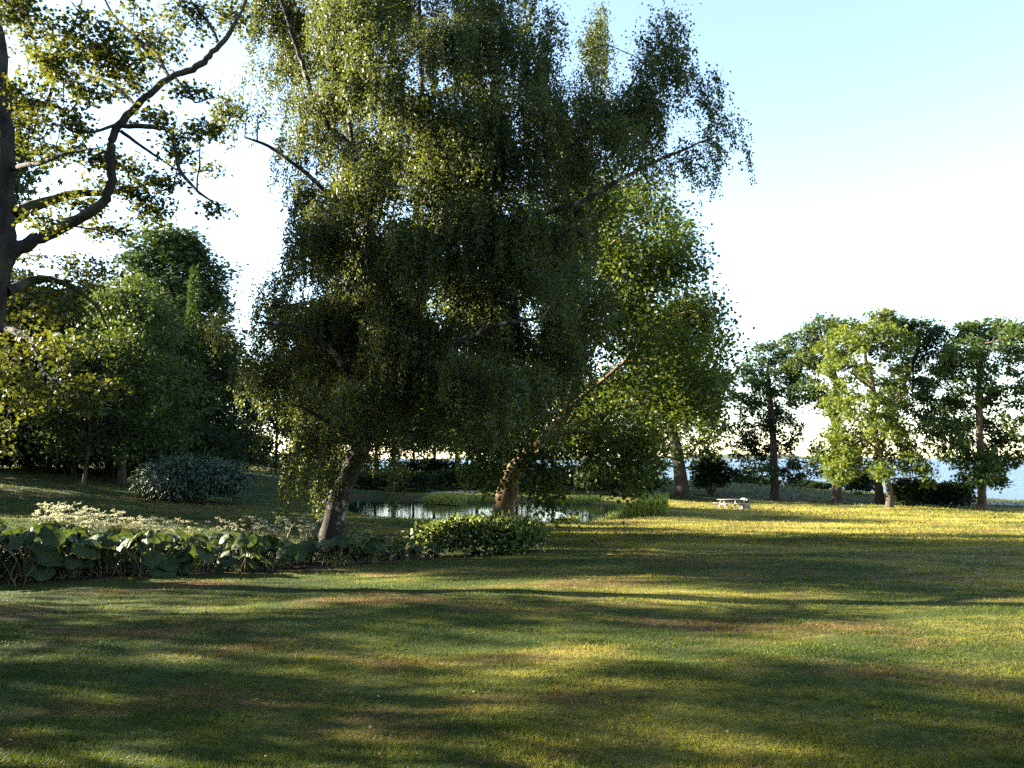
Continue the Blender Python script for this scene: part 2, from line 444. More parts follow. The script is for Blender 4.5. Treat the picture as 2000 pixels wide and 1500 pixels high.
# water sheets
def sheet(name, xs, ys, z, mat):
    X, Y = np.meshgrid(xs, ys); n = len(xs)
    i, j = np.meshgrid(np.arange(n - 1), np.arange(len(ys) - 1)); a = (j * n + i).ravel()
    mb = MB(); mb.add(np.stack([X, Y, np.full(X.shape, z)], -1).reshape(-1, 3), np.stack([a, a + 1, a + n + 1, a + n], -1))
    return mb.build(name, mat)
c_ = POND.mean(0)
ring = spline(np.vstack([POND, POND[:1]]), 120)[:-1]
ring = c_ + (ring - c_) * 1.06
mb = MB(); n = len(ring)
Vp = np.vstack([np.append(c_, WATER), np.column_stack([ring, np.full(n, WATER)])])
mb.add(Vp, np.stack([np.zeros(n, int), 1 + np.arange(n), 1 + (np.arange(n) + 1) % n], -1))
tag(mb.build('pond', M['pond']), 'still dark pond mirroring the bright sky and the tree trunks', 'pond', kind='structure')
tag(sheet('sea', np.array([-9000, -3000, -800, -200, 200, 800, 3000, 9000.]), np.array([92, 130, 250, 600, 1500, 4000, 9500.]), SEA, M['sea']),
    'rippled blue sea behind the shoreline trees', 'sea', kind='structure')
rs = np.random.default_rng(5)
xs = np.linspace(-7000, 7000, 240)
top = 14 + 9 * np.sin(xs / 900) + 6 * np.sin(xs / 310 + 1) + 2.5 * rs.standard_normal(len(xs))
top = np.clip(top, 3, None) + np.where((xs > 1500) & (xs < 2300), 14, 0)
mb = MB(); prof = [(0, 0.0), (60, 0.8), (200, 1.0), (900, 0.5)]
Vh = np.array([[(x, 6200 + dy, SEA - 0.5 + h * t) for (dy, h) in prof] for x, t in zip(xs, top)])
a = (np.arange(len(xs) - 1)[:, None] * 4 + np.arange(3)[None]).ravel()
mb.add(Vh.reshape(-1, 3), np.stack([a, a + 1, a + 5, a + 4], -1))
tag(mb.build('hills', M['hill'], smooth_shade=True), 'low wooded far shore on the horizon across the water', 'hills', kind='structure')

def path(name, pts, width, mat, label, lift):
    P = spline(np.array(pts, float), 60)
    T = norm(np.gradient(P, axis=0)); S = np.stack([-T[:, 1], T[:, 0]], -1)
    k = 7; off = np.linspace(-.5, .5, k) * width
    XY = P[:, None, :] + S[:, None, :] * off[None, :, None]
    XY += 0.06 * np.sin(P[:, 0] * 2.1)[:, None, None] * np.sign(off)[None, :, None] * (np.abs(off) > width * .49)[None, :, None]
    Z = ground(XY[..., 0], XY[..., 1]) + lift
    mb = MB(); a = (np.arange(len(P) - 1)[:, None] * k + np.arange(k - 1)[None]).ravel()
    mb.add(np.concatenate([XY, Z[..., None]], -1).reshape(-1, 3), np.stack([a, a + 1, a + k + 1, a + k], -1))
    return tag(mb.build(name, mat, smooth_shade=True), label, 'path', kind='structure')
path('path', [(-40, 62), (-30, 65), (-21, 67.5), (-12, 70), (-4, 78)], 3.0, M['gravel'], 'pale gravel path curving past the dark wood behind the round bush', 0.05)
path('road', [(39, 79.5), (48, 77), (58, 75), (75, 73)], 7.0, M['asphalt'], 'grey asphalt road in shade beyond the rightmost tree', 0.05)

# ------------------------------------------------------------------ trees
class Skel:
    def __init__(self, seed):
        self.rng = np.random.default_rng(seed)
        self.wood = MB(); self.P = []; self.R = []
    def add(self, pts, n=7, wob=0.04, keep=True, tint=0.5):
        """pts rows: x, y, z, radius"""
        pts = np.asarray(pts, float)
        tube(self.wood, pts[:, :3], pts[:, 3], n, tint, wob, self.rng)
        if keep:
            self.P.append(pts[:, :3]); self.R.append(pts[:, 3])
        self._cache = None
    def limb(self, rows, k=4, **kw):
        P = spline(np.asarray(rows, float), k * (len(rows) - 1) + 1)
        L = np.linalg.norm(P[-1, :3] - P[0, :3])
        P[1:-1, :3] += self.rng.normal(0, 0.0012 * L, (len(P) - 2, 3))
        P[:, 3] = np.maximum(P[:, 3], 0.003)
        self.add(P, **kw)
    def nearest(self, t, up=1.6):
        if self._cache is None:
            self._cache = (np.vstack(self.P), np.concatenate(self.R))
        P, R = self._cache
        c = np.linalg.norm(P - t, axis=1) + up * np.maximum(0, P[:, 2] - t[2] + 0.1)
        i = int(np.argmin(c)); return P[i], R[i]
    def grow(self, t, r1, rmax, arch=0.12, n=5, steps=6, keep=True, up=1.6):
        p, r = self.nearest(t, up)
        d = np.linalg.norm(t - p)
        if d < 0.05: return
        r0 = min(r * 0.72, rmax, r1 + 0.018 * d)
        m = (p + t) / 2 + np.array([0, 0, arch * d]) + self.rng.normal(0, 0.09 * d, 3)
        s = np.linspace(0, 1, steps)[:, None]
        B = (1 - s) ** 2 * p + 2 * s * (1 - s) * m + s**2 * t
        B[1:-1] += self.rng.normal(0, 0.013 * d, (steps - 2, 3))
        self.add(np.column_stack([B, r0 + (r1 - r0) * s[:, 0] ** 0.8]), n, 0.03, keep)

def shell(rng, n, hollow=0.35):
    d = norm(rng.standard_normal((n, 3)))
    return d * (hollow + (1 - hollow) * rng.random((n, 1))) ** 0.5 * 1.0

def broad_leaves(mb, rng, C, per, sig, L, shape, flat=0.7, w=1.0, base_t=None, droop=0.25):
    """per leaves round every clump centre C."""
    k = len(C); idx = np.repeat(np.arange(k), per)
    off = rng.standard_normal((len(idx), 3)) * sig; off[:, 2] *= flat
    P = C[idx] + off
    D = norm(off) * 0.8 + rng.standard_normal((len(idx), 3)) * 0.6; D[:, 2] -= droop
    N = rng.standard_normal((len(idx), 3)) * 0.55; N[:, 2] += 0.75
    ct = rng.random(k) if base_t is None else base_t
    t = np.clip(ct[idx] * 0.55 + rng.random(len(idx)) * 0.5, 0, 1)
    s = L * (0.65 + 0.6 * rng.random(len(idx)))
    leaves(mb, P, D, N, s, s * w, shape, t)

def weep_leaves(mb, rng, tops, lens, out, per_m, L, W, shape):
    for p, l, o in zip(tops, lens, out):
        n = max(6, int(l * per_m))
        s = np.sort(rng.random(n))
        sway = rng.normal(0, 0.05, 2)
        x = p[0] + o[0] * (1 - (1 - s) ** 3) * 0.28 + sway[0] * s * l + rng.normal(0, 0.035, n)
        y = p[1] + o[1] * (1 - (1 - s) ** 3) * 0.28 + sway[1] * s * l + rng.normal(0, 0.035, n)
        z = p[2] + 0.10 * np.sin(np.minimum(s * 5, np.pi)) - s * l + rng.normal(0, 0.02, n)
        D = rng.normal(0, 0.55, (n, 3)); D[:, 2] -= 0.85
        N = rng.standard_normal((n, 3)); N[:, 2] *= 0.5
        sc = 0.7 + 0.55 * rng.random(n)
        leaves(mb, np.stack([x, y, z], -1), D, N, L * sc, W * sc, shape, np.clip(0.5 * rng.random() + 0.5 * rng.random(n), 0, 1))

def px_lobes(rows, d, dspread, rng, curve=None):
    """rows: (px, py, rx_px, ry_px[, weight[, d offset]]) -> world ellipsoids"""
    out = []
    for r in rows:
        px, py, rx, ry = r[:4]; w = r[4] if len(r) > 4 else 1.0
        off = r[5] if len(r) > 5 else rng.uniform(-1, 1) * dspread * (1.0 if curve is None else max(0.15, 1 - abs((px - curve[0]) / curve[1]) ** 2) ** 0.5)
        dd = d + off
        a = rx * dd / FPX; b = ry * dd / FPX
        out.append((at(px, py, dd), np.array([a, (a + b) / 2, b]), w))
    return out

def tree_from_lobes(name, label, cat, base, rows, lobes, leaf, bark, seed, group=None, n_clump=40, per=20, sig=0.25, L=0.12, shape=OVAL,
                    limbs=(), r_sub=0.05, twig=0.4, twig_r=0.006, tr_n=10, flat=0.7, w=1.0, up=1.6, droop=0.25, hollow=0.35, arch=0.12):
    sk = Skel(seed); rng = sk.rng
    sk.limb(rows, 5, n=tr_n, wob=0.03)
    for l in limbs: sk.limb(l, 5, n=7)
    for c, r, wt in sorted(lobes, key=lambda q: np.linalg.norm(q[0] - np.asarray(rows[0][:3]))):
        sk.grow(c - np.array([0, 0, 0.25 * r[2]]), 0.3 * r_sub, r_sub, arch=arch, up=up)
    cr = MB()
    for c, r, wt in lobes:
        k = max(3, int(n_clump * wt))
        C = c + shell(rng, k, hollow) * r * (0.85 + 0.3 * rng.random((k, 1)))
        for q in C[rng.random(k) < twig]:
            sk.grow(q, twig_r * 0.5, twig_r * 2, arch=0.05, n=3, steps=4, keep=False, up=0.6)
        broad_leaves(cr, rng, C, per, sig, L, shape, flat, w, droop=droop)
    root = thing(name, label, cat, base, group)
    sk.wood.build('trunk', bark, root, base, True)
    cr.build('crown', leaf, root, base)
    return root

def P4(px, py, d, rpx):
    return np.append(at(px, py, d), rpx * d / FPX)
def rows4(d, *pts):
    return [P4(p[0], p[1], d + (p[3] if len(p) > 3 else 0), p[2]) for p in pts]

# ---- weeping birch
def make_birch():
    D = 17.5; sk = Skel(11); rng = sk.rng
    b = at(640, 1090, D); base = np.array([b[0], b[1], gz(b[0], b[1])])
    first = np.array([base[0], base[1], base[2] - 0.15, 0.31])
    sk.limb([first] + rows4(D, (646, 1045, 21), (660, 985, 19), (683, 920, 18.5), (708, 865, 18), (725, 800, 16), (732, 700, 14), (728, 600, 12), (720, 500, 11), (714, 400, 9),
                            (690, 300, 8), (645, 250, 7), (615, 205, 6), (595, 140, 5), (575, 80, 4), (550, 0, 3), (535, -90, 1.5)), 4, n=12, wob=0.035)
    L = [
        rows4(D, (710, 860, 15), (752, 790, 13, .4), (790, 690, 12, .8), (830, 560, 11, 1.0), (870, 445, 9, 1.2), (905, 392, 8, 1.2), (960, 370, 6, 1.3), (1020, 368, 4, 1.5), (1110, 330, 3, 1.5)),
        rows4(D, (790, 690, 10, .8), (805, 520, 9, .2), (818, 350, 7, -.3), (823, 200, 6, -.5), (822, 60, 4, -.6), (815, -80, 2, -.6)),
        rows4(D, (728, 600, 7), (680, 430, 6, -1), (612, 352, 5, -1.4), (560, 310, 4, -1.6), (525, 285, 3.5, -1.7), (478, 268, 2, -1.8)),
        rows4(D, (830, 560, 8, 1.0), (940, 480, 7, -.5), (1050, 425, 6, -1.2), (1150, 385, 5, -1.5), (1240, 335, 4, -1.4), (1310, 302, 3, -1.2), (1390, 270, 1.5, -1)),
        rows4(D, (818, 350, 5, -.3), (856, 295, 5, -1), (848, 240, 4, -1.2), (835, 180, 3, -1.3)),
        rows4(D, (856, 295, 4, -1), (882, 262, 4, -1), (886, 225, 3, -1), (905, 120, 2, -1)),
        rows4(D, (690, 300, 5), (682, 235, 4.5, .5), (664, 180, 4, .6), (655, 120, 3, .6), (690, 40, 2, .8)),
        rows4(D, (905, 392, 5, 1.2), (1000, 310, 4.5, 2.0), (1090, 290, 4, 2.2), (1175, 250, 3.5, 2.4), (1225, 180, 3, 2.2), (1270, 100, 1.5, 2.0)),
        rows4(D, (725, 800, 8), (660, 700, 6, -1.2), (590, 640, 4, -2.0), (500, 630, 2.5, -2.3)),
        rows4(D, (752, 790, 7, .4), (860, 700, 6, -1.6), (960, 640, 5, -2.6), (1060, 620, 3, -3)),
        rows4(D, (823, 200, 5, -.5), (930, 150, 4, .5), (1010, 110, 3, 1.0), (1060, 60, 1.5, 1.2)),
        rows4(D, (708, 865, 8), (650, 830, 5, -1.5), (600, 800, 3, -2.0), (570, 790, 2, -2.2)),
    ]
    for l in L: sk.limb(l, 4, n=7)
    rows = [(600, 50, 80, 80), (700, 30, 100, 80), (820, 40, 100, 90), (920, 30, 70, 60), (540, 0, 60, 60), (640, -60, 90, 60), (760, -70, 100, 70), (880, -60, 80, 60), (930, 110, 80, 80), (1055, 80, 50, 80, .8), (1150, 110, 45, 80, .7), (1290, 110, 55, 80, .8), (1355, 200, 40, 60, .7), (1400, 275, 36, 40, .7),
            (475, 235, 45, 40, .8), (520, 170, 30, 60, .25), (590, 170, 65, 80, .9), (690, 160, 80, 80), (810, 180, 90, 90, 1.1), (920, 210, 90, 90, 1.2), (1040, 215, 75, 80, 1), (1150, 235, 70, 80, .9), (1255, 230, 65, 80, 1),
            (630, 290, 70, 60, .9), (740, 320, 90, 70, .8), (870, 320, 100, 80, 1.3), (1000, 320, 100, 80, 1.3), (1120, 320, 80, 60, 1.1), (1220, 310, 60, 45, .9), (1320, 310, 45, 40, .8), (1375, 330, 20, 40, .4),
            (620, 400, 55, 60, .9), (720, 430, 90, 80, 1.1), (850, 440, 100, 90, 1.4), (980, 440, 100, 80, 1.4), (1090, 430, 75, 60, 1.1),
            (620, 500, 60, 70, 1.1), (720, 540, 90, 80, 1.3), (850, 560, 100, 90, 1.4), (980, 550, 90, 80, 1.4), (1075, 540, 60, 60, 1.0),
            (545, 570, 40, 45, .8), (465, 660, 38, 30, .6), (560, 650, 65, 55, 1.0), (680, 650, 90, 80, 1.3), (820, 660, 100, 90, 1.4), (950, 680, 90, 90, 1.4), (1060, 680, 75, 80, 1.2), (1110, 700, 40, 50, .8),
            (555, 760, 50, 70, 1.0, 1.5), (660, 770, 80, 80, 1.2), (780, 780, 90, 70, 1.3), (900, 790, 80, 80, 1.2), (1010, 800, 60, 60, .9),
            (600, 860, 45, 70, .9, 1.9), (700, 860, 60, 45, .8), (620, 930, 35, 60, .7, 1.6), (600, 900, 36, 60, .8, -.8), (640, 930, 30, 50, .5, -.9), (590, 960, 24, 40, .4, -.6), (690, 880, 40, 40, .6, -1.2), (655, 985, 26, 40, .5, -.7), (740, 905, 34, 36, .5, -1), (575, 1000, 20, 30, .35, -.5), (780, 930, 18, 50, .4, -.8), (785, 900, 22, 60, .4), (860, 860, 60, 40, .6), (960, 850, 50, 40, .5)]
    rows = [((q[0], q[1] - (40 if q[1] > 700 else 15)) + tuple(q[2:])) for q in rows]
    SIL = np.array([(520, -60), (560, 200), (600, 330), (575, 480), (520, 600), (520, 760), (600, 830), (980, 830), (1090, 700), (1120, 480), (1330, 320), (1370, 230), (1330, 120), (1150, 130), (1080, 60), (960, -20), (900, -80)], float)
    q = np.stack([rng.uniform(450, 1420, 400), rng.uniform(-80, 900, 400)], -1); q = q[poly_sd(q[:, 0], q[:, 1], SIL) < -5][:48]
    rows = rows + [(a, b, rng.uniform(30, 52), rng.uniform(30, 50), 1.0) for a, b in q]
    big = px_lobes(rows, D, 3.6, rng, (860, 540))
    lob = []
    for c, rr, wt in big:
        for q in range(6):
            lob.append((c + rng.normal(0, .47, 3) * rr * np.array([1, 1.3, 1]), rr * np.array([.58, .65, .62]) * rng.uniform(.7, 1.25), wt * .30))
    for c, r, wt in sorted(lob, key=lambda q: np.linalg.norm(q[0][:2] - base[:2])):
        sk.grow(c + np.array([0, 0, 0.25 * r[2]]), 0.007, 0.032, arch=0.14, up=0.9)
    cr = MB()
    centre = base + np.array([2.5, 0, 7])
    for c, r, wt in lob:
        vol = (r[0] * r[2])
        ns = int(400 * wt * max(0.06, vol / 0.9))
        top = c + shell(rng, ns, 0.15) * r * np.array([1, 1, 0.75]) + np.array([0, 0, 0.3 * r[2]])
        o = norm(top - centre); o[:, 2] = 0
        ln = (0.35 + 0.9 * rng.random(ns) ** 1.3) * min(1.3, 0.55 + 0.6 * r[2])
        for q in top[rng.random(ns) < 0.16]:
            sk.grow(q, 0.003, 0.008, arch=0.12, n=3, steps=4, keep=False, up=0.5)
        weep_leaves(cr, rng, top, ln, o, 62, 0.064, 0.044, DIAMOND)
        broad_leaves(cr, rng, top[: int(ns * 0.5)], 20, 0.17, 0.064, DIAMOND, 0.7, 0.66)
    root = thing('birch_tree', 'tall weeping birch with trailing curtains of small leaves and leaning black and white trunk', 'tree', base)
    sk.wood.build('trunk', M['birch_bark'], root, base, True)
    cr.build('crown', M['birch_leaf'], root, base)
make_birch()

# ---- plane tree between birch and pond
def make_plane():
    D = 28.0; rng = np.random.default_rng(21)
    b = at(985, 1030, D); base = np.array([b[0], b[1], gz(b[0], b[1])])
    tr = [np.array([base[0], base[1], base[2] - 0.2, 0.55])] + rows4(D, (983, 1010, 23), (989, 965, 21), (1003, 925, 19), (1030, 892, 16), (1066, 860, 13.5), (1105, 800, 12), (1130, 720, 11), (1140, 620, 9), (1150, 520, 7), (1165, 430, 4), (1180, 370, 2))
    limbs = [[(q * np.array([1, 1, 1, .68])) for q in l] for l in [rows4(D, (996, 950, 15), (988, 900, 12, .5), (975, 830, 10, 1), (960, 740, 8, 1), (965, 620, 6, 1.2), (985, 500, 4, 1.2), (1010, 420, 2, 1)),
             rows4(D, (1105, 800, 8), (1180, 740, 6, -1), (1240, 690, 5, -1.5), (1310, 640, 3, -2), (1370, 610, 2, -2)),
             rows4(D, (1130, 720, 7), (1190, 640, 6, 1), (1260, 560, 4, 2), (1320, 500, 2, 2)),
             rows4(D, (1072, 862, 8), (1160, 815, 6, 2), (1250, 790, 4, 2.5), (1340, 780, 2, 3)),
             rows4(D, (1040, 895, 7), (1090, 850, 5, -2), (1170, 850, 3.5, -3), (1225, 900, 2, -3.2), (1235, 950, 1, -3.2)),
             rows4(D, (1060, 872, 4), (1085, 885, 2.5, -1.5), (1082, 930, 1.6, -2.5), (1080, 990, .8, -2.5)),
             rows4(D, (1025, 910, 4), (985, 880, 2.5, -1.2), (955, 885, 1.8, -2), (955, 940, .8, -2.3)),
             rows4(D, (1150, 520, 5), (1215, 460, 4, -1), (1285, 420, 2, -1))]]
    R = [(1330, 690, 55, 60), (1385, 720, 30, 40, .6), (1350, 640, 50, 45), (1370, 780, 35, 45, .7), (1290, 745, 60, 50), (1270, 560, 60, 50), (1300, 480, 45, 40, .8), (1180, 380, 60, 40, .8), (1140, 490, 70, 50), (1225, 475, 60, 45), (1190, 610, 70, 50), (1275, 655, 60, 45), (1250, 740, 70, 50), (1150, 420, 90, 60), (1215, 365, 55, 35, .7), (1280, 425, 55, 45), (1200, 520, 95, 75), (1310, 530, 50, 45, .8), (1310, 450, 30, 30, .5), (1100, 560, 90, 80), (1250, 610, 95, 65), (1345, 600, 45, 40, .8), (1395, 606, 18, 12, .2), (1180, 700, 110, 75), (1300, 690, 85, 55),
         (1355, 760, 45, 45, .7), (1130, 790, 95, 70), (1230, 790, 85, 65), (1320, 790, 60, 45), (1050, 700, 90, 80), (1000, 600, 100, 90), (950, 740, 90, 80), (880, 810, 80, 60), (800, 700, 90, 80, .7), (870, 560, 90, 80, .7), (1000, 460, 90, 70),
         (1245, 870, 55, 40, .7, -3), (1240, 930, 22, 45, .35, -3.2), (1075, 920, 30, 45, .45, -2.5), (1080, 985, 18, 30, .22, -2.5), (945, 890, 40, 45, .6, -2), (955, 935, 26, 30, .3, -2.5), (1010, 880, 40, 25, .4, -2.2), (1150, 880, 60, 35, .6, -2), (930, 850, 45, 35, .6, -2), (1380, 835, 25, 40, .3)]
    lob = []
    for c, rr, wt in px_lobes(R, D, 4.5, rng, (1100, 420)):
        for q in range(4):
            lob.append((c + rng.normal(0, .5, 3) * rr * np.array([1, 1, 1.25]), rr * rng.uniform(.5, .85) * np.array([1, 1, 1.05]), wt * .3))
    tree_from_lobes('plane_tree', 'broad plane tree with stout brown forked trunk standing between the pond and the flowering bush', 'tree', base, tr, lob, M['plane_leaf'], M['plane_bark'], 22,
                    n_clump=78, per=21, sig=0.36, L=0.125, shape=LOBED, limbs=limbs, r_sub=0.07, twig=0.35, twig_r=0.008, w=0.95, flat=0.85, droop=0.45, hollow=0.15)
make_plane()

# ---- big maple at the left edge
def make_maple():
    D = 12.0; rng = np.random.default_rng(31)
    b = at(-105, 1120, D); base = np.array([b[0], b[1], gz(b[0], b[1])])
    tr = [np.array([base[0], base[1], base[2] - 0.2, 0.42])] + rows4(D, (-80, 950, 30), (-62, 800, 26), (-36, 690, 25), (-12, 580, 24), (4, 490, 25), (10, 410, 20), (10, 330, 17), (10, 250, 15), (2, 120, 12), (-18, 0, 13), (-60, -150, 9), (-90, -300, 4))
    limbs = [rows4(D, (10, 500, 17), (50, 478, 14), (105, 452, 12), (160, 425, 10.5, -.2), (203, 395, 9.5, -.3), (216, 350, 9, -.4), (217, 300, 8.5, -.4), (224, 258, 8, -.4), (268, 206, 7.5, -.4), (330, 152, 6.5, -.4), (385, 131, 7, -.4), (415, 102, 6, -.4), (448, 65, 5, -.4), (470, 25, 3, -.3), (500, -40, 1.5, -.2)),
             rows4(D, (30, 425, 15), (60, 405, 13, .3), (95, 393, 10, .5), (150, 378, 8, .6), (215, 376, 5, .8), (270, 365, 3, 1), (330, 345, 1.5, 1)),
             rows4(D, (240, 246, 5, -.4), (300, 248, 5, -.6), (335, 262, 4.5, -.8), (350, 330, 4, -.8), (385, 372, 3, -.9), (412, 392, 2, -.9), (442, 416, 1.2, -1)),
             rows4(D, (235, 255, 4, -.4), (280, 288, 3, -.2), (320, 315, 2.2, 0), (352, 336, 1.4, .1)),
             rows4(D, (340, 150, 3, -.4), (372, 185, 2.6, -.6), (382, 200, 1.8, -.6), (410, 192, 1, -.6)),
             rows4(D, (425, 82, 4, -.4), (408, 45, 3.2, -.3), (375, 5, 2.5, -.2), (340, -60, 1.5, 0)),
             rows4(D, (330, 150, 4, -.4), (300, 100, 3.5, .2), (255, 65, 3, .4), (215, 20, 2.5, .6), (190, -40, 1.5, .8)),
             rows4(D, (265, 208, 4, -.4), (220, 165, 3.5, .4), (160, 145, 3, .9), (100, 138, 2, 1.2)),
             rows4(D, (222, 245, 3.5, -.4), (180, 258, 3, -.8), (138, 255, 2.5, -1), (120, 235, 1.5, -1.1)),
             rows4(D, (24, 330, 6), (50, 322, 5, -.4), (82, 318, 4, -.7), (130, 300, 2.5, -1), (190, 290, 1.5, -1.2)),
             rows4(D, (14, 215, 6), (60, 205, 5, .4), (102, 205, 4.5, .7), (130, 222, 3.5, .8), (132, 240, 2, .8)),
             rows4(D, (90, 205, 4, .6), (103, 165, 3.5, .7), (98, 120, 3, .8), (140, 60, 2, 1.2), (160, 0, 1.5, 1.4)),
             rows4(D, (-12, 640, 9), (30, 648, 7, -.4), (62, 668, 5.5, -.8), (76, 700, 4.5, -1.1), (98, 738, 3.5, -1.4), (150, 760, 3, -1.8), (215, 770, 1.5, -2)),
             rows4(D, (10, 570, 12), (80, 545, 8, 1), (140, 560, 5, 1.6), (190, 600, 3, 2), (210, 640, 1.5, 2.2))]
    R = [(60, 60, 75, 55), (165, 60, 75, 45, .9), (275, 55, 75, 45, .8), (365, 40, 55, 40, .6), (460, 30, 40, 40, .6), (30, 10, 60, 50), (120, 115, 75, 35, 1), (225, 120, 70, 35, 1.1), (310, 90, 45, 35, .7), (60, 180, 55, 45, .8), (150, 170, 75, 28, .9), (245, 160, 45, 25, .7),
         (40, 250, 40, 55, .9), (120, 240, 55, 26, .6), (175, 305, 55, 26, .7), (310, 230, 38, 14, .3), (375, 175, 45, 14, .35), (345, 285, 40, 26, .55), (395, 250, 26, 18, .3), (110, 300, 55, 26, .6), (250, 325, 55, 22, .7), (325, 355, 50, 20, .5), (225, 365, 55, 18, .6), (150, 398, 55, 16, .5), (300, 420, 50, 20, .5),
         (410, 330, 26, 12, .2), (430, 405, 26, 9, .2), (95, 430, 45, 16, .3), (210, 450, 50, 20, .5), (280, 390, 40, 16, .4), (20, 200, 50, 60, 1),
         (110, 530, 75, 45, 1.3, 1), (50, 590, 65, 60, 1.3, 1), (130, 600, 75, 45, 1.2, 1.5), (180, 540, 40, 40, .7, 2), (40, 690, 55, 55, 1, -1), (120, 690, 65, 36, .8, -1.4), (60, 755, 55, 38, .7, -1.5), (130, 760, 65, 34, .8, -1.7), (200, 762, 34, 20, .4, -1.9), (178, 795, 24, 14, .2, -1.8), (12, 840, 30, 50, .5, -.5), (25, 775, 40, 40, .6, -1),
         (-70, 60, 90, 80, 1), (-120, 200, 100, 90, 1), (-160, 380, 100, 90, 1), (-60, -120, 120, 80, 1), (120, -80, 120, 60, 1), (320, -90, 100, 60, .8), (-200, 560, 90, 80, 1)]
    R = [q[:4] + ((q[4] if len(q) > 4 else 1.0) * (.62 if q[1] > 500 else 1.0),) + tuple(q[5:]) for q in R]
    lob = px_lobes(R, D, 1.7, rng)
    tree_from_lobes('maple_tree', 'old maple at the left edge with crooked grey limbs reaching across the white sky', 'tree', base, tr, lob, M['maple_leaf'], M['grey_bark'], 32,
                    n_clump=27, per=30, sig=0.10, L=0.06, shape=LOBED, limbs=limbs, r_sub=0.026, twig=0.85, twig_r=0.006, w=0.95, flat=0.5, up=0.8, droop=0.3, hollow=0.1, arch=0.06)
make_maple()

# ---- shore trees on the right
OAK = dict(n_clump=46, per=28, sig=0.27, L=0.27, shape=SPRAY, r_sub=0.12, twig=0.12, twig_r=0.02, w=0.9, flat=0.6)
def shore(name, label, d, trunk, R, seed, limbs=(), bark='brown_bark', leaf='oak_leaf', spread=3.0, **kw):
    rng = np.random.default_rng(seed)
    b = at(trunk[0][0], trunk[0][1], d); base = np.array([b[0], b[1], gz(b[0], b[1])])
    tr = [np.array([base[0], base[1], base[2] - 0.2, trunk[0][2] * 1.25 * d / FPX])] + rows4(d, *trunk[1:])
    mid = np.mean([r[0] for r in R])
    R = [(q[0], q[1], q[2] * .95, q[3] * .95) + tuple(q[4:]) for q in R]
    lob = px_lobes(R, d, spread, rng, (mid, 160))
    return tree_from_lobes(name, label, 'tree', base, tr, lob, M[leaf], M[bark], seed + 1, 'shore trees along the lawn edge', limbs=[rows4(d, *l) for l in limbs], **{**OAK, **kw})

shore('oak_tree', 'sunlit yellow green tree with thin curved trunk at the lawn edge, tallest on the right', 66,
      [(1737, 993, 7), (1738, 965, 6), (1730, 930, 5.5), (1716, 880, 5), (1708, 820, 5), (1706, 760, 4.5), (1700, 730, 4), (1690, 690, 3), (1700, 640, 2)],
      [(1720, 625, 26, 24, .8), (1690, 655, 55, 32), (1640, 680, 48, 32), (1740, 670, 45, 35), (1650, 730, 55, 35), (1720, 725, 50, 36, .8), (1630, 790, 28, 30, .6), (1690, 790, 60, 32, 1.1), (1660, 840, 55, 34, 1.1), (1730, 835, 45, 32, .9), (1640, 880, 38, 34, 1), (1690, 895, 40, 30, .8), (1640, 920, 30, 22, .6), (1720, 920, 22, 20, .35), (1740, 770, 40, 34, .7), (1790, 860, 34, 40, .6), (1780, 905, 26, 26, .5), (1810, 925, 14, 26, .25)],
      101, limbs=[[(1706, 760, 3), (1680, 742, 2.4, -1), (1660, 725, 1.5, -1.5)], [(1716, 880, 3), (1690, 860, 2, -2), (1665, 850, 1.2, -2.5)], [(1708, 820, 3), (1750, 790, 2, 1), (1780, 750, 1.2, 1.5)]], bark='brown_bark', leaf='sunlit_oak_leaf')
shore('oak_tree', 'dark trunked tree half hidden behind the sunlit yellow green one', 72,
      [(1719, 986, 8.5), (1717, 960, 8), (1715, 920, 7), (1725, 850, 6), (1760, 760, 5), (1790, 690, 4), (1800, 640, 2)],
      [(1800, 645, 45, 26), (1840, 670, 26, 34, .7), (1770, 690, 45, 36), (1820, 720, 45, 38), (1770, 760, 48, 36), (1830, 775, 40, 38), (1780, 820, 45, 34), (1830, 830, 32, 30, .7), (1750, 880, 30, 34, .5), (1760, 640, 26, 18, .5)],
      111, leaf='shaded_oak_leaf', bark='dark_bark')
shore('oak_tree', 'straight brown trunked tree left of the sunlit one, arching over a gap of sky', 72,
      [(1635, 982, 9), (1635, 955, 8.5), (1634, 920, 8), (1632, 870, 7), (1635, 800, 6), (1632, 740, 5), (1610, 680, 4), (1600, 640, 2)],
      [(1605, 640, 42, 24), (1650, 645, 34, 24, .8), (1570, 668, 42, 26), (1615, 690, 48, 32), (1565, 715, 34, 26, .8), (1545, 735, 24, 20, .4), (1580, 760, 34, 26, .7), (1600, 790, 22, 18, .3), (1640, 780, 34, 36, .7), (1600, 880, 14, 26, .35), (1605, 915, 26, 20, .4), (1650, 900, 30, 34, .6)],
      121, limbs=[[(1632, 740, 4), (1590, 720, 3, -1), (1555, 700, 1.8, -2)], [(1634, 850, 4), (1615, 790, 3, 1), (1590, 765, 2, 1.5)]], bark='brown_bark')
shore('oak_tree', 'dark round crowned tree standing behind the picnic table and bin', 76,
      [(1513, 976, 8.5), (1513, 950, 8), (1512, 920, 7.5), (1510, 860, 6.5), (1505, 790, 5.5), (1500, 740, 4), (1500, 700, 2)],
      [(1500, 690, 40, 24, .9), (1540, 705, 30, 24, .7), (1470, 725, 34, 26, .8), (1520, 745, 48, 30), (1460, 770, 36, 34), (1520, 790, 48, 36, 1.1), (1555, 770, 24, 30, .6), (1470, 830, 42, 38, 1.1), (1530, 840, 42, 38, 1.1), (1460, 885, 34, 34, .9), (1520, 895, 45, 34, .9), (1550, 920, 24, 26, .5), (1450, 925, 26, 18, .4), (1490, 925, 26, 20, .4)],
      131, leaf='shaded_oak_leaf', bark='dark_bark')
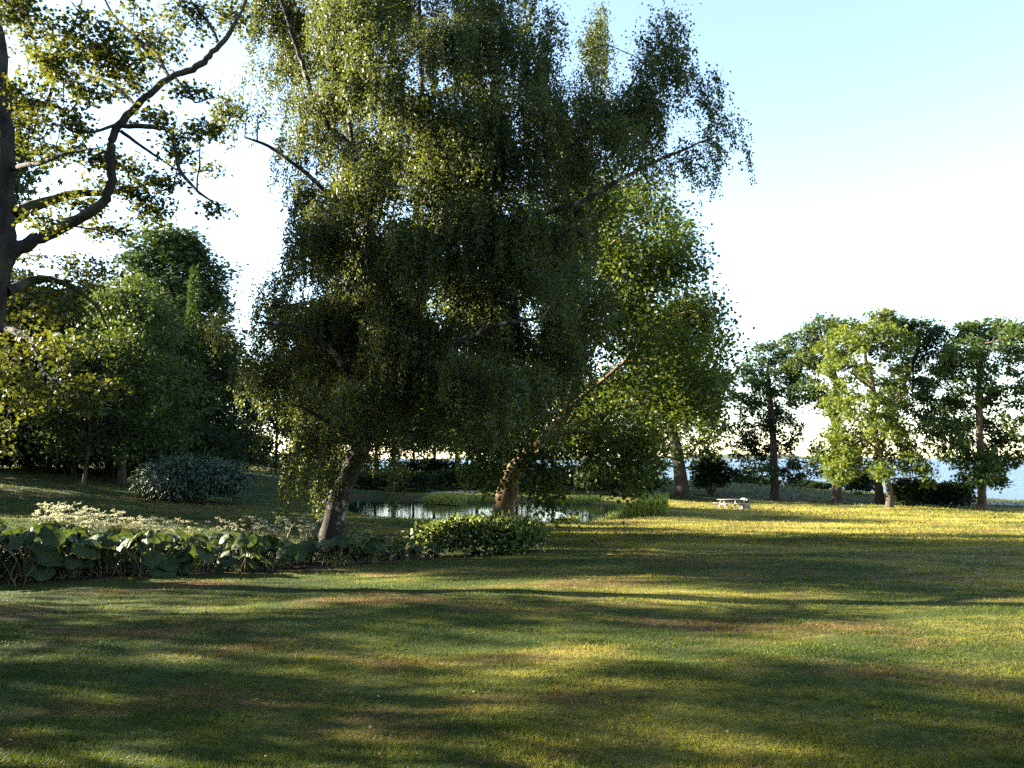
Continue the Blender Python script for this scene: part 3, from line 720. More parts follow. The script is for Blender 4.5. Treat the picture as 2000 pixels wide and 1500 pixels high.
shore('oak_tree', 'tree with leafy low branches and short brown trunk, rightmost of the shore trees', 66,
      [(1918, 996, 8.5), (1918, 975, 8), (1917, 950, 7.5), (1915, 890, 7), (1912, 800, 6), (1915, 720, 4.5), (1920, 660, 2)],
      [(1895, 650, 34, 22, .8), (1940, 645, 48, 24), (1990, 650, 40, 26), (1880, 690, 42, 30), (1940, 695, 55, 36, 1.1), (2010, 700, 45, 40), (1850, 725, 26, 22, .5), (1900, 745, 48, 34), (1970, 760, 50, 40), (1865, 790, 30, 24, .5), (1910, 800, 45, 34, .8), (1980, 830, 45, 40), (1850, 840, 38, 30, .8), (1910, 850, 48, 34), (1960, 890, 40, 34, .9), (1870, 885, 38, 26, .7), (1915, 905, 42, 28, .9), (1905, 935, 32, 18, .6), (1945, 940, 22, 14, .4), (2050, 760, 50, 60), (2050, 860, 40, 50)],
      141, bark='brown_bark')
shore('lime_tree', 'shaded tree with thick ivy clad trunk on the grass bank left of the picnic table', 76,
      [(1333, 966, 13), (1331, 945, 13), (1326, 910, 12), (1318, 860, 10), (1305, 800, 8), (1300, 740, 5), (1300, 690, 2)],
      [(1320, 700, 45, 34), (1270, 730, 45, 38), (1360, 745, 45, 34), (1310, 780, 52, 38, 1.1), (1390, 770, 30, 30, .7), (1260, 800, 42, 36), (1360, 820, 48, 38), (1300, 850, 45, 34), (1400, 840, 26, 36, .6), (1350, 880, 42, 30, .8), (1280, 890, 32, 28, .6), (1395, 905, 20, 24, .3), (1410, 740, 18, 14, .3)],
      151, bark='dark_bark', leaf='shaded_oak_leaf')

# ---- generic trees (prototypes in local coordinates, then copies)
def generic_tree(name, label, h, rc, clear, seed, leaf, bark, nlob=22, n_clump=34, per=13, sig=0.4, L=0.30, shape=SPRAY, r0=0.3, group=None, top_narrow=0.6, cat='tree', dens=1.0):
    rng = np.random.default_rng(seed)
    tr = [(0, 0, -0.3, r0 * 1.3), (0.05, 0, 0.6, r0), (0.1, 0.1, clear, r0 * .85), (0.2, 0, clear + (h - clear) * .45, r0 * .6), (0.1, 0.1, h * .93, r0 * .12)]
    lob = []
    for i in range(nlob):
        t = (i + 0.5) / nlob
        z = clear + (h - clear) * t
        prof = rc * (np.sin(np.pi * min(1, (0.16 + t * 0.84) ** 0.9)) ** 0.6 * (1 - t * (1 - top_narrow)))
        a = i * 2.399 + rng.normal(0, 0.4); q = prof * (0.35 + 0.5 * rng.random())
        s = (0.30 + 0.16 * rng.random()) * rc * (1.1 - 0.35 * t)
        lob.append((np.array([q * math.cos(a), q * math.sin(a), z - 0.1 * s]), np.array([s, s, s * 0.72]), (0.7 + 0.5 * rng.random()) * dens))
    return tree_from_lobes(name, label, cat, (0, 0, 0), tr, lob, M[leaf], M[bark], seed + 1, group, n_clump=n_clump, per=per, sig=sig, L=L, shape=shape, r_sub=r0 * .3, twig=0.08, twig_r=0.015, tr_n=8, flat=0.65)

WG = 'trees of the dark wood behind the pond'
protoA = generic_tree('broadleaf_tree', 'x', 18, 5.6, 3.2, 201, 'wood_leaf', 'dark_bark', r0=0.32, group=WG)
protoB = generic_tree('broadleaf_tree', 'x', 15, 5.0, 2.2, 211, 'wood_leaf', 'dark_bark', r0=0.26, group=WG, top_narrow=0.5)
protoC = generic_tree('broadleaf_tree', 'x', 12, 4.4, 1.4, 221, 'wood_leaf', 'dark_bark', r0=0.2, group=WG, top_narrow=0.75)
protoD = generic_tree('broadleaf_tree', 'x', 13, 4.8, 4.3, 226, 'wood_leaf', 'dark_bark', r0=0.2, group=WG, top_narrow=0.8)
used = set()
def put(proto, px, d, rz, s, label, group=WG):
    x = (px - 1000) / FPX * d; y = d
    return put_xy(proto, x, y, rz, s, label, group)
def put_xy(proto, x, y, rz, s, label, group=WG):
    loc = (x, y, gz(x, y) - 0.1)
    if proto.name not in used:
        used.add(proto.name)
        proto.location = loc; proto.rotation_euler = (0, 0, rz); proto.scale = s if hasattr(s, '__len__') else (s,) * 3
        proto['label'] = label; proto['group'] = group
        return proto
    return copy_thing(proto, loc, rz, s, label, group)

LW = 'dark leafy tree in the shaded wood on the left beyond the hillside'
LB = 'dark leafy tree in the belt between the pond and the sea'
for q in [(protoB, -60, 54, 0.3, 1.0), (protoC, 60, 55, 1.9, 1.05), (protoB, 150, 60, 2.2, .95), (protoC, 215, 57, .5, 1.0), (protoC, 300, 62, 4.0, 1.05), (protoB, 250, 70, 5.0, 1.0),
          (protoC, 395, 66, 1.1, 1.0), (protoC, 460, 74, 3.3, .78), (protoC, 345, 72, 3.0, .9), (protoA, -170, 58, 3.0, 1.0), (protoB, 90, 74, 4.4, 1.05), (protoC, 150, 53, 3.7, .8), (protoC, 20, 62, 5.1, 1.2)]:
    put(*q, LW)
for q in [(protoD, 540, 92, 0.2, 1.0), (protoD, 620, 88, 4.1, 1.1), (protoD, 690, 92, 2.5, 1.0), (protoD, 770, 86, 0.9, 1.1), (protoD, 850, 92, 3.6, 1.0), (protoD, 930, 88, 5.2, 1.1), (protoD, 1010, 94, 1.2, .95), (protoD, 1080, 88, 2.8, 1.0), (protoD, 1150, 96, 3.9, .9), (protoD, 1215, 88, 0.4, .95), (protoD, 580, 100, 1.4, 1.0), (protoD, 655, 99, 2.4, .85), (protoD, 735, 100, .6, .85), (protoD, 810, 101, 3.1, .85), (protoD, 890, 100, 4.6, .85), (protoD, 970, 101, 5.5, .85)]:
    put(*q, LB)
dome = generic_tree('beech_tree', 'tall dome crowned tree rising above the wood, its left side in yellow sunlight', 23, 6.6, 3.5, 231, 'shaded_oak_leaf', 'dark_bark', nlob=36, n_clump=60, per=18, r0=0.4, top_narrow=0.85)
x, y = at(318, 930, 95)[:2]; dome.location = (x, y, gz(x, y)); dome.scale = (1.72, 1.5, 1.2)
mid = generic_tree('lime_tree', 'low spreading tree with yellow lit leaves before the dark wood, right of the maple', 12.5, 6.0, 2.4, 241, 'oak_leaf', 'dark_bark', nlob=30, n_clump=40, per=18, L=0.2, sig=0.30, r0=0.25, top_narrow=0.7)
x, y = at(235, 950, 50)[:2]; mid.location = (x, y, gz(x, y)); mid.rotation_euler = (0, 0, 1.0)

def conifer(name, label, px, py0, py1, d, seed):
    rng = np.random.default_rng(seed); b = at(px, py0, d); base = np.array([b[0], b[1], gz(b[0], b[1])])
    h = at(px, py1, d)[2] - base[2]
    root = thing(name, label, 'tree', base)
    w = MB(); tube(w, [(0, 0, -.2), (0, 0, h * .5), (0, 0, h * .98)], [.16, .09, .015], 7)
    cr = MB()
    for z in np.linspace(0.06 * h, h * .99, 90):
        r = (1 - z / h) ** 0.8 * h * 0.085 + 0.1
        n = int(10 + 30 * r)
        a = rng.random(n) * 2 * np.pi; q = r * (0.5 + 0.5 * rng.random(n)) * (1 + .15 * np.sin(3 * a + z))
        C = np.stack([q * np.cos(a), q * np.sin(a), z + rng.normal(0, .12, n)], -1)
        D = np.stack([np.cos(a) * .6, np.sin(a) * .6, .5 + .4 * rng.random(n)], -1)
        leaves(cr, C, D, np.stack([np.cos(a), np.sin(a), np.full(n, .4)], -1) + rng.normal(0, .3, (n, 3)), .34 * (.6 + .7 * rng.random(n)), .22, SPRAY, rng.random(n))
    w.build('trunk', M['dark_bark'], root); cr.build('crown', M['conifer'], root)
conifer('conifer_tree', 'narrow pointed bright green conifer against the dark domed tree', 365, 945, 520, 64, 251)
# thin young tree on the hillside
y_ = generic_tree('young_tree', 'young tree with thin pale trunk on the grass slope under the dark wood', 7.5, 2.3, 1.9, 261, 'wood_leaf', 'brown_bark', nlob=16, n_clump=26, L=0.2, sig=0.25, r0=0.10)
x, y = at(163, 942, 46)[:2]; y_.location = (x, y, gz(x, y))

# ---- trees standing outside the frame to the left (they shade the lawn and the hillside)
OG = 'trees beyond the left edge of the view'
protoS = generic_tree('lawn_tree', 'x', 10, 3.6, 2.0, 301, 'maple_leaf', 'grey_bark', nlob=16, n_clump=34, per=22, sig=0.30, L=0.22, r0=0.22, group=OG, top_narrow=0.8)
OL = 'leafy lawn tree beyond the left edge of the view shading the grass'
protoL = generic_tree('lawn_tree', 'x', 10, 3.4, 2.2, 321, 'maple_leaf', 'grey_bark', nlob=11, n_clump=24, per=20, sig=0.28, L=0.2, r0=0.18, group=OG, top_narrow=0.9)
for (x, y, rz, s) in [(-13.5, 5.2, 0.4, .9), (-19, 9.6, 2.0, .9), (-22.5, 13.4, 4.2, .8), (-12, 0.5, 1.2, .9)]:
    put_xy(protoL, x, y, rz, s, 'small loose crowned lawn tree beyond the left edge of the view', OG)
for (x, y, rz, s) in [ (-37, 31, 3.3, 1.1), (-24, 4, 5.0, 1.2), (-38, 40, 0.7, 1.3), (-44, 47, 2.6, 1.4), (-46, 34, 1.6, 1.4),
                      (-30, 36, 5.5, 1.0), (-27, 30, 1.1, 1.5), (-34, 8, 4.6, 1.3)]:
    put_xy(protoS, x, y, rz, s, OL, OG)
protoT = generic_tree('lawn_tree', 'x', 12.5, 3.3, 6.9, 311, 'maple_leaf', 'grey_bark', nlob=16, n_clump=36, per=22, sig=0.30, L=0.22, r0=0.2, group=OG, top_narrow=0.9)
for (x, y, rz, s) in [(-24, 19.6, 0.3, (.9, .9, 1)), (-18.2, 23.6, 2.2, (1, 1, 1.1)), (-25.5, 28, 4.0, (1, 1, 1.05))]:
    put_xy(protoT, x, y, rz, s, 'high crowned lawn tree with bare stem beyond the left edge of the view', OG)
BG = 'unseen trees added behind the viewpoint to block sky light'  # unseen trees, added to cut the sky light from behind the camera
for (x, y, rz, s) in [(-24, -9, .3, .95), (-14, -16, 1.5, 1.05), (-3, -19, 2.8, 1.0), (8, -17, 4.0, 1.1), (18, -13, 5.1, .95), (27, -5, .9, 1.0), (-9, -29, 2.2, 1.25), (14, -28, 3.4, 1.25)]:
    put_xy(protoA, x, y, rz, s, 'tall dark leafy tree added unseen behind the viewpoint to block sky light', BG)

# ------------------------------------------------------------------ shrubs
def shrub(name, label, base, rad, n, L, shape, leaf, seed, w=0.4, up=0.5, stems=10, cat='bush', group=None, lumps=14, tint_add=0.0):
    """dense bush: leaves on an uneven domed surface and inside it."""
    rng = np.random.default_rng(seed); rx, ry, rz = rad
    root = thing(name, label, cat, base, group)
    cr = MB(); wd = MB()
    for i in range(lumps):
        a = i * 2.399 + rng.normal(0, .3); q = math.sqrt((i + .5) / lumps) * 0.72
        c = np.array([rx * q * math.cos(a), ry * q * math.sin(a), rz * (0.30 + 0.42 * (1 - q ** 2) + 0.1 * rng.random())])
        r = np.array([rx, ry, rz]) * np.array([.36, .36, .40]) * (0.85 + .35 * rng.random())
        k = n // lumps
        d = norm(rng.standard_normal((k, 3))); P = c + d * r * (0.55 + 0.5 * rng.random((k, 1)))
        ok = P[:, 2] > 0.02; P = P[ok]; d = d[ok]; k = len(P)
        D = d * 0.8 + rng.normal(0, .5, (k, 3)); D[:, 2] += up - 0.35
        N = d * .7 + rng.normal(0, .4, (k, 3)); N[:, 2] += .5
        s = L * (.6 + .7 * rng.random(k))
        leaves(cr, P, D, N, s, s * w, shape, np.clip(rng.random() * .35 + rng.random(k) * .6 + tint_add, 0, 1))
        tube(wd, [(c[0] * .15, c[1] * .15, 0), c * np.array([.6, .6, .5]), c], [.05 * min(1, rz / 2), .03 * min(1, rz / 2), .012], 5)
    wd.build('stems', M['dark_bark'], root); cr.build('foliage', M[leaf], root)
    return root

b = at(350, 985, 40); z = gz(b[0], 41.5)
shrub('rhododendron_bush', 'large rounded rhododendron bush of long glossy leaves on the shaded slope', (b[0], 41.5, z - .1), (2.85, 2.6, 2.1), 16000, 0.24, OVAL, 'evergreen_leaf', 401, 0.34, up=-0.2, lumps=26)
b = at(950, 1085, 17.2)
bz = gz(b[0], 17.6)
bush = shrub('flowering_bush', 'sunlit leafy bush dotted with small white flowers in front of the brown plane trunk', (b[0], 17.6, bz - .05), (1.62, 1.0, 0.74), 7600, 0.095, OVAL, 'bush_leaf', 411, 0.75, up=0.3, lumps=20)
rng = np.random.default_rng(412)
fl = MB(); k = 420
d = norm(rng.standard_normal((k, 3))); d[:, 2] = np.abs(d[:, 2]) * .9 + .15
P = norm(d) * np.array([1.4, .9, .73]) * (0.9 + .16 * rng.random((k, 1))); P[:, 0] -= 0.1
leaves(fl, P, rng.standard_normal((k, 3)), d + rng.normal(0, .3, (k, 3)), .05, .05, OVAL, rng.random(k))
fl.build('flowers', M['petal'], bush)

DG = 'dark bushes along the far bank and shore'
for (nm, lb, px, py, d, r, n, sd) in [
    ('shrub', 'dark dense bush under the trees, left of the ivy clad trunk', 1215, 975, 74, (4.2, 2.5, 2.6), 4200, 421),
    ('shrub', 'dark upright ivy bush beside the thick trunk on the bank', 1388, 958, 78, (2.0, 1.6, 3.3), 2600, 422),
    ('shrub', 'small round dark bush at the shore between two brown trunks', 1676, 958, 88, (2.0, 1.6, 2.2), 1800, 423),
    ('shrub', 'rounded dark bush just right of the curved sunlit trunk', 1778, 992, 70, (1.8, 1.4, 2.1), 2400, 424),
    ('shrub', 'low bushy dark shrub with spiky top beside the short brown trunk', 1850, 993, 70, (2.5, 1.4, 1.9), 2800, 425),
    ('shrub', 'dark bush behind the pond under the birch canopy', 760, 965, 78, (5.0, 2.0, 1.9), 3000, 426),
    ('shrub', 'dark bush behind the pond, seen between birch trunk and plane trunk', 900, 962, 80, (4.8, 2.0, 1.9), 3000, 427),
    ('shrub', 'dark bush behind the pond, directly right of the plane trunk', 1070, 962, 80, (4.6, 2.0, 1.9), 3000, 428),
    ('shrub', 'dark bush far behind the pond, left of the birch trunk', 660, 960, 88, (5.0, 2.0, 2.2), 3000, 461),
    ('shrub', 'dark bush far behind the pond, just right of the birch trunk', 830, 960, 92, (5.0, 2.0, 2.0), 3000, 462),
    ('shrub', 'dark bush far behind the pond, just left of the plane trunk', 985, 960, 92, (5.0, 2.0, 2.0), 3000, 463),
    ('shrub', 'dark bush far behind the pond, under the right half of the plane crown', 1145, 960, 84, (4.6, 2.0, 2.2), 3000, 464),
    ('shrub', 'dark undergrowth bush at the wood edge right of the rhododendron', 610, 950, 76, (4.5, 2.5, 3.0), 3200, 429)]:
    b = at(px, py, d)
    shrub(nm, lb, (b[0], d, gz(b[0], d) - .1), r, n, 0.30, SPRAY, 'wood_leaf', sd, 0.9, lumps=14, group=DG)
WS = 'dark leafy bush forming the underwood at the edge of the shaded wood'
pr = shrub('shrub', WS, (0, 0, 0), (3.6, 2.4, 3.0), 3000, 0.30, SPRAY, 'wood_leaf', 431, 0.9, lumps=14, group='underwood bushes of the shaded wood')
first = True
for (px, d, rz, s) in [(-40, 55, 0, 1.1), (60, 57, 1.2, 1.1), (130, 56, 2.4, 1.2), (215, 55, 4.1, 1.1), (290, 55, 5.0, 1.1), (360, 58, .6, 1.1), (430, 66, 1.8, 1.1), (-130, 52, 2.2, 1.2), (480, 80, 4.0, 1.2)]:
    x = (px - 1000) / FPX * d; loc = (x, d, gz(x, d) - .1)
    if first:
        pr.location = loc; pr.rotation_euler = (0, 0, rz); pr.scale = (s,) * 3; first = False
    else:
        copy_thing(pr, loc, rz, s)
# low hedge along the shore
HG = 'low hedge bushes along the top of the grass bank'
hp = shrub('hedge_bush', 'low dark bush of the hedge line between bank and sea', (0, 0, 0), (2.6, 1.2, 1.0), 1500, 0.26, SPRAY, 'wood_leaf', 441, 0.9, lumps=10, group=HG)
first = True
for k, px in enumerate([1405, 1440, 1475, 1505, 1540, 1570, 1600]):
    d = 97 + (k % 2); x = (px - 1000) / FPX * d; loc = (x, d, gz(x, d) - .15); s = 0.55 + .1 * ((k * 7) % 4)
    if first:
        hp.location = loc; hp.scale = (s,) * 3; first = False
    else: copy_thing(hp, loc, k * 1.1, s)

# bleached bare shrub beside the round bush
b = at(1770, 985, 74); base = (b[0], 74, gz(b[0], 74) - .05)
root = thing('bare_shrub', 'pale bleached leafless shrub rising behind the rounded dark bush', 'shrub', base)
rng = np.random.default_rng(451); w = MB()
for i in range(26):
    a = rng.random() * 6.28; l = 1.6 + 1.5 * rng.random(); o = 0.15 + .4 * rng.random()
    p = [(0, 0, 0), (o * .3 * math.cos(a), o * .3 * math.sin(a), l * .5), (o * math.cos(a), o * math.sin(a), l)]
    tube(w, spline(np.array(p), 6), np.linspace(.045, .012, 6), 4)
w.build('branches', M['pale_twig'], root)

# ------------------------------------------------------------------ butterbur bed
RIM = 22
def butterbur(seed):
    rng = np.random.default_rng(seed)
    root = thing('butterbur_plant', 'wide drooping round leaves on tall stalks in the shaded plant bed along the lawn', 'plant', (0, 0, 0), 'butterbur plants in the bed')
    lf, st = MB(), MB()
    for i in range(18):
        a = i * 2.399 + rng.normal(0, .4); q = 0.08 + 0.40 * rng.random(); h = 0.16 + 0.52 * rng.random() ** .8
        tip = np.array([q * math.cos(a), q * math.sin(a), h])
        tube(st, spline(np.array([(q * .3 * math.cos(a), q * .3 * math.sin(a), 0), (q * .5 * math.cos(a), q * .5 * math.sin(a), h * .55), tip]), 6), np.linspace(.012, .008, 6), 5, rng.random())
        R = 0.11 + 0.11 * rng.random()
        tilt = 0.25 + 0.65 * rng.random()
        n = np.array([math.cos(a) * math.sin(tilt), math.sin(a) * math.sin(tilt), math.cos(tilt)])
        dr = norm(np.array([math.cos(a), math.sin(a), 0]) - n * (n @ np.array([math.cos(a), math.sin(a), 0])))
        s = np.cross(n, dr)
        th = np.linspace(-np.pi * .93, np.pi * .93, RIM)
        rr = R * (1 + .06 * np.sin(7 * th + i) + .04 * rng.standard_normal(RIM))
        V = [tip]
        for f, lift in ((.5, .05), (1.0, -.02)):
            wave = 0.07 * R * np.sin(5 * th + i * 2) * f - .22 * R * f * f * (1 + np.cos(th)) * .5
            V += list(tip + (rr * f)[:, None] * (np.cos(th)[:, None] * dr + np.sin(th)[:, None] * s) + (wave + lift * R * 2)[:, None] * n)
        V = np.array(V); k = np.arange(RIM - 1); t = rng.random() * .7 + .1
        m0 = lf.n
        lf.add(V, np.stack([np.zeros(RIM - 1, int), 1 + k, 2 + k], -1), t)
        lf.f.append(np.stack([1 + k, 1 + RIM + k, 2 + RIM + k, 2 + k], -1) + m0); lf.t.append(np.full(RIM - 1, t))
    for i in range(40):  # small dry undergrowth blades
        a = rng.random() * 6.28; q = rng.random() * .5; p0 = np.array([q * math.cos(a), q * math.sin(a), 0])
        p1 = p0 + np.array([rng.normal(0, .12), rng.normal(0, .12), .12 + .3 * rng.random()])
        tube(st, [p0, (p0 + p1) / 2 + rng.normal(0, .02, 3), p1], [.006, .005, .002], 3, rng.random() * .6)
    st.build('stalks', M['stalk'], root); lf.build('leaves', M['butterbur_leaf'], root, smooth_shade=True)
    return root
protos = [butterbur(500 + i) for i in range(4)]
rng = np.random.default_rng(510)
spots = []
tries = 0
while len(spots) < 95 and tries < 6000:
    tries += 1
    x = rng.uniform(-13.5, -1.0); y = rng.uniform(10, 18.5)
    sd = float(poly_sd(np.array([x]), np.array([y]), BED)[0])
    if sd > -0.38: continue
    if sd < -2.4 and rng.random() < .5: continue
    if all((x - p[0]) ** 2 + (y - p[1]) ** 2 > 0.52 ** 2 for p in spots): spots.append((x, y))
for k, (x, y) in enumerate(spots):
    o = protos[k % 4]; loc = (x, y, gz(x, y) - .02); rz = rng.random() * 6.28; s = 0.85 + .35 * rng.random()
    if x > -2.8: s *= .8
    s *= 1.0 - .35 * smooth(12.5, 16.5, y) - .12 * smooth(-9, -4, x)
    if k < 4:
        o.location = loc; o.rotation_euler = (0, 0, rz); o.scale = (s,) * 3
    else: copy_thing(o, loc, rz, s)

# cow parsley
def parsley(seed):
    rng = np.random.default_rng(seed)
    root = thing('cow_parsley', 'pale cow parsley heads of tiny white flowers standing above the butterbur leaves', 'flower', (0, 0, 0), 'cow parsley at the back of the plant bed')
    st, fl = MB(), MB()
    for i in range(7):
        a = rng.random() * 6.28; h = 0.75 + .4 * rng.random(); q = .08 + .3 * rng.random()
        tip = np.array([q * math.cos(a), q * math.sin(a), h])
        tube(st, spline(np.array([(0, 0, 0), (q * .3 * math.cos(a), q * .3 * math.sin(a), h * .6), tip]), 6), np.linspace(.006, .003, 6), 4, .4)
        for u in range(9):
            b_ = rng.random() * 6.28; e = tip + np.array([.085 * math.cos(b_), .085 * math.sin(b_), .06 + .02 * rng.random()]) * (.4 + .7 * rng.random())
            tube(st, [tip, (tip + e) / 2 + np.array([0, 0, -.006]), e], [.002, .002, .0015], 3, .5)
            C = e + rng.normal(0, .014, (9, 3)) * np.array([1, 1, .4])
            N = rng.normal(0, .4, (9, 3)); N[:, 2] += 1
            leaves(fl, C, rng.standard_normal((9, 3)), N, .016, .018, OVAL, rng.random(9))
    k = 30; C = rng.normal(0, .14, (k, 3)); C[:, 2] = .1 + .45 * rng.random(k)
    leaves(st, C, rng.standard_normal((k, 3)), np.array([0, 0, 1.]) + rng.normal(0, .4, (k, 3)), .13, .12, SPRAY, rng.random(k) * .3)
    st.build('stems', M['stalk'], root); fl.build('flower_heads', M['petal'], root)
    return root
pp = [parsley(520 + i) for i in range(3)]
k = 0
for (px, d, h) in [(95, 15.4, 1.2), (105, 15.9, 1.25), (112, 15.2, 1.2)] + [(px + rng.normal(0, 6), 14.9 + 0.9 * rng.random(), 1.12 + .1 * rng.random() - .0009 * (px - 130)) for px in np.linspace(120, 335, 26)] \
        + [(px + rng.normal(0, 8), 15.6 + 1.2 * rng.random(), .88) for px in np.linspace(345, 470, 6)] + [(px + rng.normal(0, 8), 16.2 + 1.0 * rng.random(), 1.0) for px in np.linspace(480, 625, 8)] \
        + [(px + rng.normal(0, 8), 16.8 + .7 * rng.random(), .7) for px in np.linspace(690, 850, 7)]:
    x = (px - 1000) / FPX * d; loc = (x, d, gz(x, d)); rz = rng.random() * 6.28
    if k < 3:
        pp[k].location = loc; pp[k].rotation_euler = (0, 0, rz); pp[k].scale = (.68 * h,) * 3
    else: copy_thing(pp[k % 3], loc, rz, .68 * h)
    k += 1

# ------------------------------------------------------------------ reeds
def reeds(label, area, n, h, seed, tint=(0, 1)):
    rng = np.random.default_rng(seed); cx, cy, rx, ry = area
    base = np.array([cx, cy, gz(cx, cy)])
    mb = MB()
    a = rng.random(n) * 6.28; q = np.sqrt(rng.random(n)); X = cx + rx * q * np.cos(a); Y = cy + ry * q * np.sin(a)
    Z = ground(X, Y); hh = h * (.55 + .6 * rng.random(n)); b = rng.random(n) * 6.28; ln = .12 + .35 * rng.random(n)
    wv = .012 + .012 * rng.random(n); c = rng.random(n) * 3.14
    W = np.stack([np.cos(c) * wv, np.sin(c) * wv, 0 * c], -1)
    L = np.stack([np.cos(b), np.sin(b), 0 * b], -1)
    P0 = np.stack([X, Y, Z - .05], -1); up = np.array([0, 0, 1.])
    rows = [P0 + up * (t * hh)[:, None] * (1 - .25 * t * ln[:, None]) + L * (ln * hh * t * t)[:, None] for t in (0, .4, .75, 1.0)]
    wd = (1, 1, .7, .1)
    V = np.stack([r + sgn * W * k_ for r, k_ in zip(rows, wd) for sgn in (-1, 1)], 1)
    i = np.arange(n)[:, None] * 8
    F = np.concatenate([np.stack([i[:, 0] + 2 * s, i[:, 0] + 2 * s + 1, i[:, 0] + 2 * s + 3, i[:, 0] + 2 * s + 2], -1) for s in range(3)])
    t = tint[0] + (tint[1] - tint[0]) * rng.random(n)
    mb.add(V.reshape(-1, 3), F, np.tile(t, 3))
    return tag(mb.build('reed_clump', M['reed'], origin=base), label, 'reeds', 'reed clumps round the pond')
reeds('tall bright green reeds at the right end of the pond', (6.9, 42.6, 1.5, 1.1), 1500, 1.25, 601)
reeds('second reed clump from the right end, short and green beside the water', (4.6, 40.4, .8, .5), 420, .6, 602)
reeds('low tufts of rushes on the near shore just right of the plane trunk', (2.6, 38.3, .7, .3), 260, .45, 603)
reeds('sunlit straw coloured reeds on the far bank spit of the pond', (-4.6, 54.9, 1.5, .7), 1100, .75, 604, (.6, 1))
reeds('lower yellow green reeds on the far bank right of the straw coloured ones', (-1.6, 56.0, 2.0, .5), 700, .5, 605, (.2, .9))
reeds('green rushes at the water edge between birch trunk and bush', (-2.2, 38.2, .8, .3), 260, .45, 606, (0, .5))
reeds('reeds fringing the far right bank of the pond', (4.6, 54.8, 1.8, .6), 600, .55, 607, (.1, .8))
reeds('shaded rushes at the left near corner of the pond beside the birch trunk', (-8.0, 41.2, .7, .4), 260, .45, 608, (0, .4))

# ------------------------------------------------------------------ picnic table and litter bin
tx, ty = at(1426, 991, 64)[:2]; tz = gz(tx, ty)
T = thing('picnic_table', 'weathered pale wooden picnic table with attached benches on the sunny lawn', 'table', (tx, ty, tz), rz=0.18)
m = MB()
for k in range(5): box(m, (0, -.33 + k * .165, .745), (1.85, .15, .045), tint=.5, bev=.006)
m.build('tabletop', M['weathered_wood'], T)
for sgn in (-1, 1):
    m = MB()
    for k in range(2): box(m, (-.08, sgn * (.70 + k * .15), .445), (1.95, .135, .045), bev=.006)
    m.build('bench_seat', M['weathered_wood'], T)
for sx in (-.65, .65):
    m = MB()
    for sgn in (-1, 1):
        tube(m, [(sx, sgn * .62, 0), (sx, sgn * .45, .36), (sx, sgn * .26, .715)], [.05, .05, .05], 6)
        tube(m, [(sx + .03, sgn * .80, 0), (sx + .03, sgn * .78, .42)], [.04, .04], 6)
    box(m, (sx, 0, .39), (.05, 1.62, .09)); box(m, (sx, 0, .70), (.06, .72, .05))
    box(m, (sx, 0, .03), (.08, 1.66, .06))
    m.build('leg_frame', M['weathered_wood'], T)
bx, by = at(1456, 989, 64)[:2]; bz = gz(bx, by)
Bn = thing('litter_bin', 'pale grey litter bin with rounded hood and brown slatted front beside the picnic table', 'bin', (bx, by, bz), rz=0.35)
m = MB(); box(m, (-.27, 0, .36), (.05, .52, .72), bev=.01); box(m, (.27, 0, .36), (.05, .52, .72), bev=.01); box(m, (0, .24, .36), (.485, .04, .72), bev=.008)
m.build('body', M['bin_grey'], Bn)
m = MB()
for k in range(7): box(m, (-.20 + k * .067, -.245, .27), (.055, .03, .50), bev=.005)
m.build('front_panel', M['bin_brown'], Bn)
m = MB(); a = np.linspace(0, np.pi, 12); n = len(a)
for sgn_r, z0 in ((1, .715),):
    ro = np.stack([-.30 * np.cos(a), 0 * a, z0 + .17 * np.sin(a)], -1); ri = np.stack([-.26 * np.cos(a), 0 * a, z0 + .13 * np.sin(a)], -1)
    V = np.concatenate([ro + (0, -.29, 0), ro + (0, .29, 0), ri + (0, -.29, 0), ri + (0, .29, 0)])
    k = np.arange(n - 1)
    F = np.concatenate([np.stack([k, k + n, k + n + 1, k + 1], -1), np.stack([k + 2 * n, k + 1 + 2 * n, k + 1 + 3 * n, k + 3 * n], -1),
                        np.stack([k, k + 1, k + 1 + 2 * n, k + 2 * n], -1), np.stack([k + n, k + 3 * n, k + 1 + 3 * n, k + 1 + n], -1)])
    m.add(V, F)
m.build('hood', M['bin_grey'], Bn)
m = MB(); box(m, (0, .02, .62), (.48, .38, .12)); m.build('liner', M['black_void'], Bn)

# ------------------------------------------------------------------ grass
rng = np.random.default_rng(700)
def grass_blades(n, d0, d1, hmul, wpx, hpx):
    # even cover in picture area: forward distance from 1/d, sideways spread a little wider than the view
    inv = rng.uniform(1 / d1, 1 / d0, n); d = 1 / inv
    x = rng.uniform(-0.82, 0.82, n) * d
    z = ground(x, d)
    ok = (poly_sd(x, d, POND) > .4) & (poly_sd(x, d, BED) > -.15) & (z > SEA + .5)
    x, d, z = x[ok], d[ok], z[ok]; n = len(x)
    px = d / 789.0
    h = np.maximum(0.019 * (.6 + .9 * rng.random(n)), hpx * px * (.6 + .8 * rng.random(n))) * hmul
    clump = np.sin(x * 3.1 + 1.7 * np.sin(d * 2.3)) * np.sin(d * 3.7 + x) ; h *= 1 + .35 * clump
    w = np.maximum(0.0028, wpx * px) * (.7 + .6 * rng.random(n))
    a = rng.random(n) * 6.28; b = rng.random(n) * 6.28; ln = .35 + .9 * rng.random(n)
    W = np.stack([np.cos(a) * w, np.sin(a) * w, 0 * a], -1)
    B = np.stack([x, d, z - .004], -1)
    tip = B + np.stack([np.cos(b) * h * ln, np.sin(b) * h * ln, h], -1)
    V = np.stack([B - W, B + W, tip], 1).reshape(-1, 3)
    mb.add(V, np.arange(3 * n).reshape(-1, 3), rng.random(n))
mb = MB()
